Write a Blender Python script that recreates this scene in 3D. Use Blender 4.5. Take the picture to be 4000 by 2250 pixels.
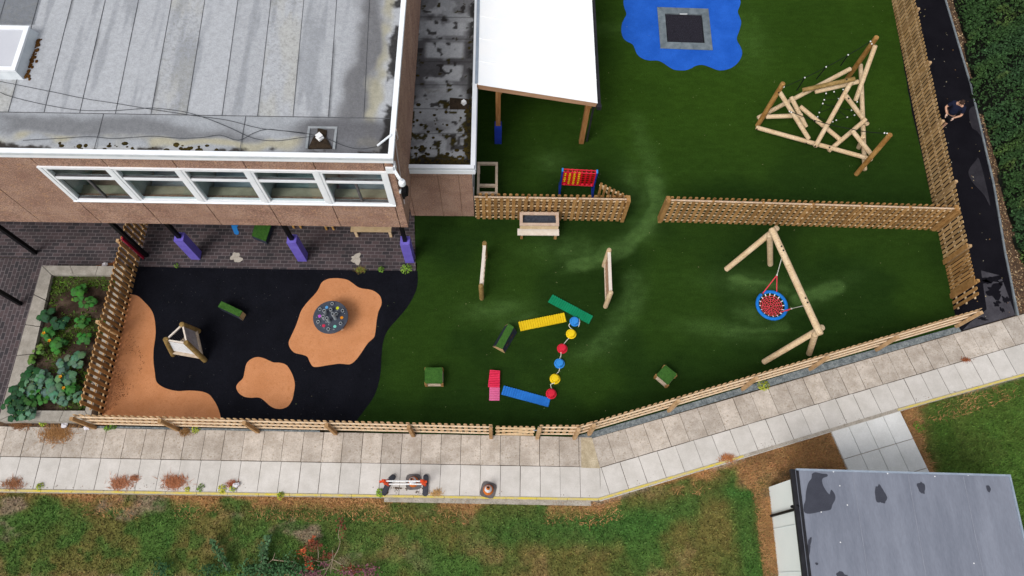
import bpy, bmesh, math, random
import numpy as np
from math import pi, sin, cos, radians, hypot, atan2
from mathutils import Vector, Matrix
random.seed(7)
RNG = np.random.default_rng(7)
S = bpy.context.scene
COL = S.collection
for o in list(bpy.data.objects):
    bpy.data.objects.remove(o)

# ------------------------------------------------------------------ camera
CAM_H, FPX = 22.3, 2826.0                       # drone height (m), focal length (photo pixels)
NADIR = (1949.0, 2278.4)                        # photo pixel straight below the drone
def _cam_axes():
    n = Vector((NADIR[0]-2000, NADIR[1]-1125, FPX)).normalized()
    z = -n
    x = Vector((1, 0, 0)); x = (x - z*x.dot(z)).normalized()
    y = z.cross(x)
    return Matrix((x, y, z))                    # rows: world axes in camera (right, down, forward)
RT = _cam_axes()
def G(px, py, z=0.0):
    """place on the height z seen at photo pixel px, py"""
    v = RT @ Vector((px-2000, py-1125, FPX))
    t = (z-CAM_H)/v.z
    return Vector((v.x*t, v.y*t, z))
def zoomed(ox, oy, s):
    return lambda x, y, z=0.0: G(ox+x*s, oy+y*s, z)
def zof(base, px, py):
    """height above ground point base of a vertical seen at px, py"""
    v = RT @ Vector((px-2000, py-1125, FPX))
    return CAM_H + v.z*hypot(base[0], base[1])/hypot(v.x, v.y)

cam_d = bpy.data.cameras.new('camera'); cam = bpy.data.objects.new('camera', cam_d); COL.objects.link(cam)
cam_d.sensor_width = 36; cam_d.lens = 36*FPX/4000; cam_d.clip_end = 2000; cam_d.clip_start = .5
r_, u_, b_ = RT @ Vector((1, 0, 0)), RT @ Vector((0, -1, 0)), RT @ Vector((0, 0, -1))
m = Matrix((r_, u_, b_)).transposed().to_4x4(); m.translation = (0, 0, CAM_H)
cam.matrix_world = m
S.camera = cam

# ------------------------------------------------------------------ light
SUN_EL, SUN_AZ = radians(52), radians(218)      # azimuth clockwise from +Y
W = bpy.data.worlds.new('World'); S.world = W; W.use_nodes = True
nt = W.node_tree; nt.nodes.clear()
sky = nt.nodes.new('ShaderNodeTexSky'); sky.sky_type = 'NISHITA'; sky.sun_disc = False
sky.sun_elevation = SUN_EL; sky.sun_rotation = SUN_AZ; sky.dust_density = 4.0
hs = nt.nodes.new('ShaderNodeHueSaturation'); hs.inputs['Saturation'].default_value = .28     # overcast: the blue goes out of the sky
bg = nt.nodes.new('ShaderNodeBackground'); bg.inputs['Strength'].default_value = .15
out = nt.nodes.new('ShaderNodeOutputWorld')
nt.links.new(sky.outputs[0], hs.inputs['Color']); nt.links.new(hs.outputs[0], bg.inputs[0]); nt.links.new(bg.outputs[0], out.inputs[0])
sd = bpy.data.lights.new('sun', 'SUN'); sd.energy = 1.1; sd.angle = radians(24); sd.color = (1, .97, .93)
sun = bpy.data.objects.new('sun', sd); COL.objects.link(sun); sun.location = (0, 0, 30)
sun.rotation_euler = (Vector((sin(SUN_AZ)*cos(SUN_EL), cos(SUN_AZ)*cos(SUN_EL), sin(SUN_EL)))).to_track_quat('Z', 'Y').to_euler()
S.view_settings.view_transform = 'Standard'; S.view_settings.look = 'None'
S.view_settings.exposure = 0.22; S.view_settings.gamma = 1

# ------------------------------------------------------------------ materials
def lin(c): c /= 255.0; return c/12.92 if c <= .04045 else ((c+.055)/1.055)**2.4
def K(r, g, b, k=.8): return (lin(r)*k, lin(g)*k, lin(b)*k)
MATS = {}
def mat(name, a, b=None, scale=6.0, rough=.8, isl=0.0, bump=0.0, bscale=60.0, fine=.12, stretch=None, spec=.14, metal=0.0, c=None, attr=None, detail=5.0, ctr=None):
    if name in MATS: return MATS[name]
    m = bpy.data.materials.new(name); m.use_nodes = True
    n = m.node_tree.nodes; L = m.node_tree.links; P = n['Principled BSDF']
    P.inputs['Roughness'].default_value = rough; P.inputs['Metallic'].default_value = metal
    P.inputs['Specular IOR Level'].default_value = spec
    tc = n.new('ShaderNodeTexCoord'); vec = tc.outputs['Object']
    if stretch:
        mp = n.new('ShaderNodeMapping'); mp.inputs['Scale'].default_value = stretch; L.new(vec, mp.inputs['Vector']); vec = mp.outputs[0]
    def noise(sc, det=5.0):
        t = n.new('ShaderNodeTexNoise'); t.inputs['Scale'].default_value = sc; t.inputs['Detail'].default_value = det
        t.inputs['Roughness'].default_value = .62; L.new(vec, t.inputs['Vector']); return t.outputs['Fac']
    def ramp(f, p0, p1, c0, c1):
        r = n.new('ShaderNodeValToRGB'); r.color_ramp.elements[0].position = p0; r.color_ramp.elements[1].position = p1
        r.color_ramp.elements[0].color = (*c0, 1); r.color_ramp.elements[1].color = (*c1, 1); L.new(f, r.inputs[0]); return r.outputs[0]
    if attr:
        at_ = n.new('ShaderNodeAttribute'); at_.attribute_name = attr; col = at_.outputs['Color']
    else:
        b2 = b or a
        lo, hi = ctr or (.36, .64)
        col = ramp(noise(scale, detail), lo, hi, a, b2)
        if c:
            mx = n.new('ShaderNodeMix'); mx.data_type = 'RGBA'; mx.inputs[7].default_value = (*c, 1)
            f = ramp(noise(scale*7.3), .55, .68, (0,)*3, (1,)*3); L.new(f, mx.inputs[0]); L.new(col, mx.inputs[6]); col = mx.outputs[2]
    def mul(col, fac_socket):
        mx = n.new('ShaderNodeVectorMath'); mx.operation = 'SCALE'; L.new(col, mx.inputs[0]); L.new(fac_socket, mx.inputs['Scale']); return mx.outputs[0]
    if fine:
        mr = n.new('ShaderNodeMapRange'); mr.inputs['From Min'].default_value = .3; mr.inputs['From Max'].default_value = .7
        mr.inputs['To Min'].default_value = 1-fine; mr.inputs['To Max'].default_value = 1+fine
        L.new(noise(bscale, 3), mr.inputs['Value']); col = mul(col, mr.outputs[0])
    if isl:
        g = n.new('ShaderNodeNewGeometry'); mr = n.new('ShaderNodeMapRange')
        mr.inputs['To Min'].default_value = 1-isl; mr.inputs['To Max'].default_value = 1+isl
        L.new(g.outputs['Random Per Island'], mr.inputs['Value']); col = mul(col, mr.outputs[0])
    L.new(col, P.inputs['Base Color'])
    if bump:
        bp = n.new('ShaderNodeBump'); bp.inputs['Strength'].default_value = bump; bp.inputs['Distance'].default_value = .02
        L.new(noise(bscale, 3), bp.inputs['Height']); L.new(bp.outputs[0], P.inputs['Normal'])
    MATS[name] = m
    return m
def brick_mat(name, rot):
    m = bpy.data.materials.new(name); m.use_nodes = True; n = m.node_tree.nodes; L = m.node_tree.links; P = n['Principled BSDF']
    tc = n.new('ShaderNodeTexCoord'); mp = n.new('ShaderNodeMapping'); mp.inputs['Rotation'].default_value = (0, 0, rot)
    br = n.new('ShaderNodeTexBrick'); br.inputs['Scale'].default_value = 1.0; br.inputs['Brick Width'].default_value = .25
    br.inputs['Row Height'].default_value = .128; br.inputs['Mortar Size'].default_value = .009; br.inputs['Bias'].default_value = -.1
    br.inputs['Color1'].default_value = (*K(44, 39, 43), 1); br.inputs['Color2'].default_value = (*K(82, 66, 68), 1); br.inputs['Mortar'].default_value = (*K(108, 100, 102), 1)
    nz = n.new('ShaderNodeTexNoise'); nz.inputs['Scale'].default_value = 1.1; nz.inputs['Detail'].default_value = 5
    mr = n.new('ShaderNodeMapRange'); mr.inputs['From Min'].default_value = .3; mr.inputs['From Max'].default_value = .7; mr.inputs['To Min'].default_value = .75; mr.inputs['To Max'].default_value = 1.3
    vm = n.new('ShaderNodeVectorMath'); vm.operation = 'SCALE'
    L.new(tc.outputs['Object'], mp.inputs[0]); L.new(mp.outputs[0], br.inputs['Vector']); L.new(mp.outputs[0], nz.inputs['Vector'])
    L.new(nz.outputs['Fac'], mr.inputs['Value']); L.new(br.outputs['Color'], vm.inputs[0]); L.new(mr.outputs[0], vm.inputs['Scale'])
    L.new(vm.outputs[0], P.inputs['Base Color']); P.inputs['Roughness'].default_value = .8
    return m
def glass_mat():
    m = bpy.data.materials.new('window_glass'); m.use_nodes = True; n = m.node_tree.nodes; L = m.node_tree.links
    n.remove(n['Principled BSDF'])
    tr = n.new('ShaderNodeBsdfTransparent'); tr.inputs[0].default_value = (.88, .92, .92, 1)
    gl = n.new('ShaderNodeBsdfGlossy'); gl.inputs['Roughness'].default_value = .02; lw = n.new('ShaderNodeLayerWeight'); lw.inputs[0].default_value = .5
    pw = n.new('ShaderNodeMath'); pw.operation = 'POWER'; pw.inputs[1].default_value = 3.5; ml = n.new('ShaderNodeMath'); ml.operation = 'MULTIPLY'; ml.inputs[1].default_value = .34
    mx = n.new('ShaderNodeMixShader'); L.new(lw.outputs['Facing'], pw.inputs[0]); L.new(pw.outputs[0], ml.inputs[0]); L.new(ml.outputs[0], mx.inputs[0]); L.new(tr.outputs[0], mx.inputs[1]); L.new(gl.outputs[0], mx.inputs[2])
    L.new(mx.outputs[0], n['Material Output'].inputs['Surface']); return m
wood = mat('treated_wood', K(148, 108, 62), K(176, 136, 86), 5, .75, isl=.24, fine=.18, bscale=35)
wood_grey = mat('weathered_pale_wood', K(200, 178, 154), K(222, 204, 182), 6, .8, isl=.12, fine=.15, bscale=40)
rail_wood = mat('sawn_rail_wood', K(214, 184, 144), K(230, 204, 166), 5, .8, isl=.08, fine=.12, bscale=40)
south_wood = mat('pale_picket_wood', K(178, 144, 104), K(206, 172, 132), 4, .8, isl=.15, fine=.15, bscale=40)
log_wood = mat('peeled_log', K(204, 176, 138), K(222, 198, 164), 3.5, .75, isl=.08, fine=.14, bscale=26, c=K(176, 138, 96))
log_brown = mat('stained_log', K(140, 98, 48), K(174, 134, 78), 3.5, .7, isl=.05, fine=.2, bscale=18)
log_olive = mat('treated_round_post', K(128, 104, 58), K(160, 132, 84), 6, .75, isl=.05, fine=.2, bscale=22)
aggregate = mat('exposed_aggregate', K(153, 120, 105), K(176, 144, 126), 1.6, .9, fine=.55, bscale=30, bump=.35, c=K(190, 150, 118))
white_pvc = mat('white_trim', K(246, 249, 252, .88), K(236, 241, 246, .88), 2.0, .45, fine=.03)
fascia_grey = mat('grey_white_fascia', K(206, 214, 220), K(228, 234, 238), 3, .5, fine=.05)
black_paint = mat('black_paint', K(16, 16, 18), K(22, 22, 24), 3, .5, fine=.05)
dark_gap = mat('dark_joint', K(52, 40, 34), K(64, 50, 42), 3, .9)
sealant = mat('pale_sealant', K(178, 146, 122), K(166, 132, 108), 3, .9)
purple = mat('purple_foam_pad', K(112, 98, 196), K(124, 112, 208), 3, .55, fine=.08, bscale=50)
blue_pad = mat('blue_foam_pad', K(42, 66, 176), K(50, 76, 194), 3, .55, fine=.06)
red_pad = mat('red_foam_pad', K(150, 30, 52), K(168, 40, 62), 3, .6)
glass = glass_mat()
dark_frame = mat('dark_window_rail', K(86, 84, 86), K(110, 108, 110), 4, .5)
room_mat = mat('room_wall', K(190, 198, 196), K(206, 212, 210), 1.5, .9)
sill_mat = mat('window_sill', K(168, 160, 138), K(190, 182, 160), 2, .8)
moss = mat('moss_clump', K(42, 36, 18), K(74, 62, 22), 9, .95, fine=.35, bscale=50, bump=.8)
silt = mat('silt_and_moss', K(44, 36, 28), K(66, 54, 42), 9, .95, fine=.4, bscale=60, bump=.8)
cable_mat = mat('black_cable', K(46, 48, 52), K(60, 62, 66), 4, .6)
canopy_mat = mat('white_polycarbonate', K(254, 255, 255, .97), K(250, 253, 255, .97), 1.5, .35, fine=.02)
dark_metal = mat('dark_gutter', K(36, 36, 40), K(48, 48, 52), 4, .45)
concrete = mat('planter_concrete', K(150, 144, 134), K(176, 170, 160), 3, .9, isl=.08, fine=.15, bscale=45)
slab_a = mat('old_buff_slab', K(178, 167, 155), K(208, 198, 187), 2.2, .9, isl=.12, fine=.14, bscale=26, c=K(168, 155, 138))
slab_b = mat('pale_grey_slab', K(204, 199, 192), K(218, 213, 207), 2.2, .9, isl=.05, fine=.06, bscale=30)
slab_c = mat('new_white_slab', K(220, 220, 217), K(234, 234, 232), 1.6, .85, isl=.04, fine=.06, bscale=30)
slab_moss = mat('mossy_slab', K(172, 158, 130), K(202, 188, 162), 4, .9, fine=.2, bscale=30)
joint_dirt = mat('joint_dirt', K(62, 52, 42), K(90, 78, 66), 5, .95)
kerb_conc = mat('kerb_concrete', K(160, 152, 140), K(188, 180, 168), 4, .95, fine=.2, bscale=30, c=K(130, 120, 106))
yellow_line = mat('worn_yellow_line', K(222, 200, 70), K(206, 190, 140), 5, .8, fine=.15, c=K(196, 186, 150))
grey_kerb = mat('grey_edging', K(118, 126, 132), K(142, 150, 154), 3, .9, isl=.06, fine=.1)
rubber_black = mat('black_rubber', K(19, 20, 26, .8), K(24, 25, 32, .8), 1.3, .95, spec=.05, fine=.45, bscale=42, bump=.3)
rubber_orange = mat('orange_rubber', K(204, 138, 92), K(216, 150, 104), 1.4, .95, fine=.12, bscale=40, c=K(200, 134, 86), bump=.2)
rubber_blue = mat('blue_rubber', K(28, 88, 188), K(38, 100, 204), 1.4, .95, fine=.14, bscale=40, bump=.2)
tarmac_m = mat('damp_tarmac', K(19, 18, 24), K(26, 25, 31), .9, .9, spec=.06, fine=.25, bscale=40, bump=.3)
gravel_m = mat('blue_grey_gravel', K(104, 112, 116), K(140, 148, 150), 7, .95, fine=.4, bscale=30, bump=.6)
soil_m = mat('garden_soil', K(64, 52, 44), K(88, 74, 62), 5, .98, fine=.4, bscale=40, bump=.7, c=K(112, 92, 72))
turf_top = mat('turf_cover', K(52, 92, 36), K(66, 108, 44), 9, .95, fine=.4, bscale=60, bump=.5)
slate_panel = mat('slate_side_panel', K(44, 50, 62), K(58, 64, 76), 4, .7)
tan_ply = mat('plywood_end', K(196, 160, 112), K(212, 178, 130), 6, .7, stretch=(1, 6, 1))
yellow_pl = mat('yellow_plastic', K(246, 212, 34), K(238, 202, 28), 3, .4, fine=.03)
red_pl = mat('red_plastic', K(222, 44, 66), K(208, 34, 56), 3, .4, fine=.03)
red_game = mat('red_game_plastic', K(226, 22, 42), K(208, 16, 34), 3, .4, fine=.03)
blue_pl = mat('blue_plastic', K(60, 148, 228), K(50, 136, 216), 3, .4, fine=.03)
blue_step = mat('blue_ridged_plastic', K(50, 134, 226), K(42, 122, 212), 3, .4, fine=.03)
navy_pl = mat('navy_plastic', K(24, 44, 130), K(34, 58, 150), 3, .4, fine=.03)
green_pl = mat('green_ridged_plastic', K(22, 148, 102), K(18, 136, 92), 3, .4, fine=.03)
pink_pl = mat('pink_ridged_plastic', K(244, 128, 176), K(236, 116, 166), 3, .4, fine=.03)
ring_blue = mat('blue_swing_ring', K(20, 112, 200), K(28, 124, 214), 8, .6, fine=.1, bscale=60)
red_rope = mat('red_rope', K(236, 66, 86), K(244, 84, 102), 9, .8)
white_rope = mat('white_rope', K(214, 212, 198), K(226, 224, 210), 9, .8)
black_rope = mat('black_rope', K(20, 26, 20), K(28, 32, 28), 9, .8)
clip_white = mat('white_clip', K(240, 240, 240), None, 3, .5)
slate_table = mat('slate_grey_top', K(66, 72, 84), K(76, 82, 94), 3, .6, fine=.06)
cup_grey = mat('grey_tube', K(150, 156, 162), K(166, 172, 176), 4, .5)
cup_dark = mat('dark_tube_bore', K(38, 42, 48), None, 4, .7)
tramp_bed = mat('woven_black_bed', K(44, 42, 52), K(56, 54, 64), 30, .8, fine=.3, bscale=30)
tramp_pad = mat('grey_rubber_tiles', K(98, 108, 114), K(122, 132, 138), 4, .85, isl=.12, fine=.1)
orange_pl = mat('orange_barrier_plastic', K(232, 84, 40), K(220, 74, 34), 3, .45)
cone_orange = mat('cone_orange', K(226, 122, 40), K(214, 112, 36), 3, .5)
cone_white = mat('cone_reflective_band', K(228, 232, 240), None, 3, .4)
cone_base = mat('cone_grey_rubber', K(96, 92, 92), K(112, 108, 108), 5, .9, fine=.15)
foot_black = mat('black_rubber_foot', K(58, 60, 68), K(72, 74, 82), 5, .85, fine=.15)
cabin_roof_m = mat('grey_membrane', K(120, 125, 138), K(138, 143, 156), .7, .7, fine=.07, bscale=14, stretch=(2.4, .5, 1))
wet_patch = mat('wet_dark_patch', K(64, 66, 76), K(70, 72, 82), 3, .5)
cabin_wall_m = mat('pale_cabin_cladding', K(240, 247, 245, .92), K(244, 250, 248, .92), 2, .6, fine=.03)
alu = mat('aluminium_edge', K(158, 172, 188), K(176, 188, 202), 4, .4, metal=.3)
shirt = mat('navy_shirt', K(22, 26, 46), K(28, 33, 56), 12, .9)
trousers = mat('dark_shorts', K(16, 18, 28), K(22, 24, 36), 12, .9)
skin = mat('skin', K(206, 158, 132), K(214, 168, 142), 9, .6)
hair_m = mat('short_brown_hair', K(52, 38, 32), K(70, 52, 44), 60, .8)
shoe_m = mat('dark_shoe', K(30, 28, 30), None, 8, .7)
leaf_attr = mat('leaf_by_colour', K(60, 90, 40), attr='col', rough=.7, fine=.15, bscale=30)
paint_attr = mat('weathered_roof_felt', K(60, 90, 40), attr='col', rough=.9, fine=.12, bscale=26, bump=.2)
turf_attr = mat('artificial_turf', K(60, 90, 40), attr='col', rough=.95, spec=.03, fine=.3, bscale=34, bump=.5)
lawn_attr = mat('lawn_soil', K(60, 90, 40), attr='col', rough=.95, spec=.05, fine=.35, bscale=30, bump=.5)
paper_m = mat('white_tissue', K(226, 222, 226), K(212, 208, 214), 9, .9)
mortar_m = mat('cement_splat', K(176, 168, 156), K(196, 188, 176), 7, .95, fine=.15)
twig_m = mat('grey_twig', K(150, 132, 112), K(172, 156, 136), 8, .9)
leaf_litter = mat('leaf_litter_soil', K(66, 52, 42), K(98, 78, 62), 6, .98, fine=.5, bscale=34, bump=.6, c=K(122, 98, 74))

# ------------------------------------------------------------------ object helpers
def tag(o, label=None, cat=None, group=None, kind=None):
    if label: o['label'] = label
    if cat: o['category'] = cat
    if group: o['group'] = group
    if kind: o['kind'] = kind
    return o
def thing(name, label, cat, loc, group=None):
    o = bpy.data.objects.new(name, None); COL.objects.link(o); o.location = loc; o.empty_display_size = .2
    return tag(o, label, cat, group)
def copy_tree(o, parent=None):
    c = o.copy(); COL.objects.link(c)
    if parent: c.parent = parent
    for ch in list(o.children): copy_tree(ch, c)
    return c
def root_loc(p):
    while p.parent: p = p.parent
    return Vector(p.location)
def dome(t): return 1 - (1-t)**2

class MB:
    def __init__(s): s.v = []; s.f = []; s.mi = []; s.cur = 0
    def add(s, vs, fs):
        o = len(s.v); s.v += [tuple(v) for v in vs]
        for f in fs: s.f.append([i+o for i in f]); s.mi.append(s.cur)
        return s
    def slot(s, i): s.cur = i; return s
    def box(s, c, size, rz=0.0, mtx=None):
        hx, hy, hz = size[0]/2, size[1]/2, size[2]/2
        R = mtx or Matrix.Rotation(rz, 3, 'Z'); c = Vector(c)
        vs = [c + R @ Vector((x*hx, y*hy, z*hz)) for z in (-1, 1) for y in (-1, 1) for x in (-1, 1)]
        return s.add(vs, [(0, 2, 3, 1), (4, 5, 7, 6), (0, 1, 5, 4), (2, 6, 7, 3), (0, 4, 6, 2), (1, 3, 7, 5)])
    def bar(s, p, q, w, h, up=(0, 0, 1)):
        p, q = Vector(p), Vector(q); d = q-p; L = d.length; d = d/L; up = Vector(up)
        if abs(d.dot(up)) > .98: up = Vector((0, 1, 0))
        x = d; y = up.cross(d).normalized(); z = x.cross(y)
        return s.box((p+q)/2, (L, w, h), mtx=Matrix((x, y, z)).transposed())
    def tube(s, pts, r, n=8, cap=True, dome_end=0.0):
        pts = [Vector(p) for p in pts]; rs = r if isinstance(r, (list, tuple)) else [r]*len(pts)
        rings = []; prev = None
        for i, p in enumerate(pts):
            d = (pts[min(i+1, len(pts)-1)] - pts[max(i-1, 0)]).normalized()
            if prev is None:
                a = Vector((0, 0, 1)) if abs(d.z) < .9 else Vector((1, 0, 0)); x = d.cross(a).normalized()
            else: x = (prev - d*prev.dot(d)).normalized()
            y = d.cross(x); prev = x
            rings.append([p + (x*cos(2*pi*k/n) + y*sin(2*pi*k/n))*rs[i] for k in range(n)])
        vs = [v for rg in rings for v in rg]; fs = []
        for i in range(len(pts)-1):
            for k in range(n):
                k2 = (k+1) % n; fs.append((i*n+k, i*n+k2, (i+1)*n+k2, (i+1)*n+k))
        if cap: fs.append(tuple(reversed(range(n)))); fs.append(tuple(range((len(pts)-1)*n, len(pts)*n)))
        return s.add(vs, fs)
    def log(s, p, q, r, n=12):
        p, q = Vector(p), Vector(q); d = (q-p).normalized(); e = r*.25
        mid = (p+q)/2
        return s.tube([p, p+d*e, mid, q-d*e, q], [r*.78, r, r*1.02, r, r*.78], n)
    def lathe(s, c, prof, n=20, bottom=True, top=True):
        c = Vector(c); vs = []; fs = []
        for (r, z) in prof:
            for k in range(n): vs.append(c + Vector((r*cos(2*pi*k/n), r*sin(2*pi*k/n), z)))
        for i in range(len(prof)-1):
            for k in range(n):
                k2 = (k+1) % n; fs.append((i*n+k, i*n+k2, (i+1)*n+k2, (i+1)*n+k))
        if bottom: fs.append(tuple(reversed(range(n))))
        if top: fs.append(tuple(range((len(prof)-1)*n, len(prof)*n)))
        return s.add(vs, fs)
    def prism(s, poly, z0, z1):
        n = len(poly); a = sum(poly[i][0]*poly[(i+1) % n][1]-poly[(i+1) % n][0]*poly[i][1] for i in range(n))
        if a < 0: poly = list(reversed(poly))
        vs = [(p[0], p[1], z0) for p in poly] + [(p[0], p[1], z1) for p in poly]
        fs = [tuple(reversed(range(n))), tuple(range(n, 2*n))] + [(i, (i+1) % n, n+(i+1) % n, n+i) for i in range(n)]
        return s.add(vs, fs)
    def hull8(s, b4, t4):
        return s.add(list(b4)+list(t4), [(3, 2, 1, 0), (4, 5, 6, 7), (0, 1, 5, 4), (1, 2, 6, 5), (2, 3, 7, 6), (3, 0, 4, 7)])
    def ball(s, c, r, n=12, m=8):
        sx, sy, sz = r if isinstance(r, (tuple, list)) else (r, r, r); c = Vector(c); vs = []; fs = []
        for i in range(m+1):
            t = pi*i/m
            for k in range(n): vs.append(c+Vector((sx*sin(t)*cos(2*pi*k/n), sy*sin(t)*sin(2*pi*k/n), sz*cos(t))))
        for i in range(m):
            for k in range(n): k2 = (k+1) % n; fs.append((i*n+k, (i+1)*n+k, (i+1)*n+k2, i*n+k2))
        return s.add(vs, fs)
    def torus(s, c, R, r, n=32, m=10, tilt=None):
        vs = []; fs = []; T = tilt or Matrix.Identity(3); c = Vector(c)
        for i in range(n):
            for k in range(m):
                a, b = 2*pi*i/n, 2*pi*k/m
                vs.append(c + T @ Vector(((R+r*cos(b))*cos(a), (R+r*cos(b))*sin(a), r*sin(b))))
        for i in range(n):
            for k in range(m):
                i2, k2 = (i+1) % n, (k+1) % m; fs.append((i*m+k, i2*m+k, i2*m+k2, i*m+k2))
        return s.add(vs, fs)
    def build(s, name, mats, parent=None, origin=None, smooth=True):
        if not isinstance(mats, (list, tuple)): mats = [mats]
        if origin is None: origin = root_loc(parent) if parent else Vector((0, 0, 0))
        me = bpy.data.meshes.new(name); o = Vector(origin)
        me.from_pydata([(v[0]-o.x, v[1]-o.y, v[2]-o.z) for v in s.v], [], s.f)
        for m_ in mats: me.materials.append(m_)
        if len(mats) > 1: me.polygons.foreach_set('material_index', s.mi)
        if smooth:
            me.polygons.foreach_set('use_smooth', [True]*len(s.f)); me.set_sharp_from_angle(angle=radians(40))
        me.update()
        ob = bpy.data.objects.new(name, me); COL.objects.link(ob)
        if parent: ob.parent = parent
        else: ob.location = o
        return ob
def sheet(name, poly, z, m, label=None):
    b = MB(); pts = [(p[0], p[1], z) for p in poly]; n = len(pts)
    a = sum(pts[i][0]*pts[(i+1) % n][1]-pts[(i+1) % n][0]*pts[i][1] for i in range(n))
    b.add(pts if a > 0 else pts[::-1], [tuple(range(n))])
    o = b.build(name, m, None, None, False); bm = bmesh.new(); bm.from_mesh(o.data); bmesh.ops.triangulate(bm, faces=bm.faces[:]); bm.to_mesh(o.data); bm.free()
    return tag(o, kind='structure')
def catmull(pts, n=6):
    P = [Vector((p[0], p[1], 0)) for p in pts]; N = len(P); res = []
    for i in range(N):
        p0, p1, p2, p3 = P[i-1], P[i], P[(i+1) % N], P[(i+2) % N]
        for k in range(n):
            t = k/n
            res.append(.5*((2*p1)+(p2-p0)*t+(2*p0-5*p1+4*p2-p3)*t*t+(3*p1-p0-3*p2+p3)*t**3))
    return res
def curve_pts(pts, n=6):
    P = [Vector(p) for p in pts]; res = []
    for i in range(len(P)-1):
        p0, p1, p2, p3 = P[max(i-1, 0)], P[i], P[i+1], P[min(i+2, len(P)-1)]
        for k in range(n):
            t = k/n; res.append(.5*((2*p1)+(p2-p0)*t+(2*p0-5*p1+4*p2-p3)*t*t+(3*p1-p0-3*p2+p3)*t**3))
    return res+[P[-1]]
# numpy noise and big meshes
def _h(ix, iy, seed):
    n = (ix.astype(np.int64)*374761393 + iy.astype(np.int64)*668265263 + seed*974634777) & 0x7fffffff
    n = (n ^ (n >> 13))*1274126177 & 0x7fffffff
    return ((n ^ (n >> 16)) & 0xffff)/65535.0
def vn(x, y, sc=1.0, seed=0, oct_=3):
    x, y = np.asarray(x, float)*sc, np.asarray(y, float)*sc; r = 0; a = .5; t = 0
    for o in range(oct_):
        ix, iy = np.floor(x), np.floor(y); fx, fy = x-ix, y-iy; fx, fy = fx*fx*(3-2*fx), fy*fy*(3-2*fy)
        v = (_h(ix, iy, seed+o)*(1-fx)+_h(ix+1, iy, seed+o)*fx)*(1-fy)+(_h(ix, iy+1, seed+o)*(1-fx)+_h(ix+1, iy+1, seed+o)*fx)*fy
        r = r+a*v; t += a; a *= .5; x, y = x*2.03+17.1, y*2.03+9.7
    return r/t
def ss(x, a, b): t = np.clip((x-a)/(b-a), 0, 1); return t*t*(3-2*t)
def mixc(c, d, t): return c*(1-t[:, None]) + np.asarray(d)*t[:, None]
def np_mesh(name, V, F, m, col=None, parent=None, origin=(0, 0, 0)):
    V = np.asarray(V, np.float32)-np.asarray(origin, np.float32); F = np.asarray(F, np.int32); k = F.shape[1]
    me = bpy.data.meshes.new(name); me.vertices.add(len(V)); me.vertices.foreach_set('co', V.ravel())
    me.loops.add(F.size); me.loops.foreach_set('vertex_index', F.ravel()); me.polygons.add(len(F))
    me.polygons.foreach_set('loop_start', np.arange(0, F.size, k, dtype=np.int32))
    if col is not None:
        ca = me.color_attributes.new('col', 'FLOAT_COLOR', 'POINT')
        ca.data.foreach_set('color', np.concatenate([np.clip(col, 0, 1), np.ones((len(V), 1))], 1).astype(np.float32).ravel())
    me.materials.append(m); me.update(calc_edges=True); me.validate()
    ob = bpy.data.objects.new(name, me); COL.objects.link(ob)
    if parent: ob.parent = parent
    else: ob.location = origin
    return ob
def inside(poly, X, Y):
    r = np.zeros(X.shape, bool); n = len(poly)
    for i in range(n):
        x0, y0, x1, y1 = poly[i][0], poly[i][1], poly[(i+1) % n][0], poly[(i+1) % n][1]
        if y0 == y1: continue
        r ^= ((y0 > Y) != (y1 > Y)) & (X < (x1-x0)*(Y-y0)/(y1-y0)+x0)
    return r
def painted(name, x0, x1, y0, y1, step, colfn, m, zfn=None, poly=None, parent=None, origin=(0, 0, 0), xf=None):
    nx, ny = int((x1-x0)/step)+1, int((y1-y0)/step)+1
    X, Y = np.meshgrid(np.linspace(x0, x1, nx), np.linspace(y0, y1, ny)); X, Y = X.ravel(), Y.ravel()
    c = colfn(X, Y); z = zfn(X, Y) if zfn else np.zeros_like(X)
    i = np.arange(nx*ny).reshape(ny, nx); F = np.stack([i[:-1, :-1], i[:-1, 1:], i[1:, 1:], i[1:, :-1]], -1).reshape(-1, 4)
    if poly:
        keep = inside(poly, X[F].mean(1), Y[F].mean(1)); F = F[keep]
        used = np.unique(F); remap = np.full(nx*ny, -1); remap[used] = np.arange(len(used)); F = remap[F]; X, Y, z, c = X[used], Y[used], z[used], c[used]
    V = np.stack([X, Y, z], 1)
    if xf is not None: V = xf(V)
    return np_mesh(name, V, F, m, c, parent, origin)
def seg_dist(X, Y, a, b):
    ax, ay, bx, by = a[0], a[1], b[0], b[1]; dx, dy = bx-ax, by-ay
    t = np.clip(((X-ax)*dx+(Y-ay)*dy)/(dx*dx+dy*dy), 0, 1); return np.hypot(X-ax-t*dx, Y-ay-t*dy)
def line_dist(X, Y, pts): return np.min([seg_dist(X, Y, pts[i], pts[i+1]) for i in range(len(pts)-1)], 0)
ZA = zoomed(0, 1000, .45549); ZB = zoomed(1000, 1000, .45549); ZC = zoomed(1900, 1100, .45549); ZD = zoomed(2900, 1150, .45549)
ZE = zoomed(0, 1590, .45549); ZF = zoomed(1000, 1590, .45549); ZG = zoomed(1900, 1590, .45549); ZH = zoomed(2900, 1590, .45549)
ZI = zoomed(1800, 0, .45549); ZJ = zoomed(1800, 600, .45549); ZK = zoomed(2800, 0, .49689); ZL = zoomed(2800, 600, .49689)

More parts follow.
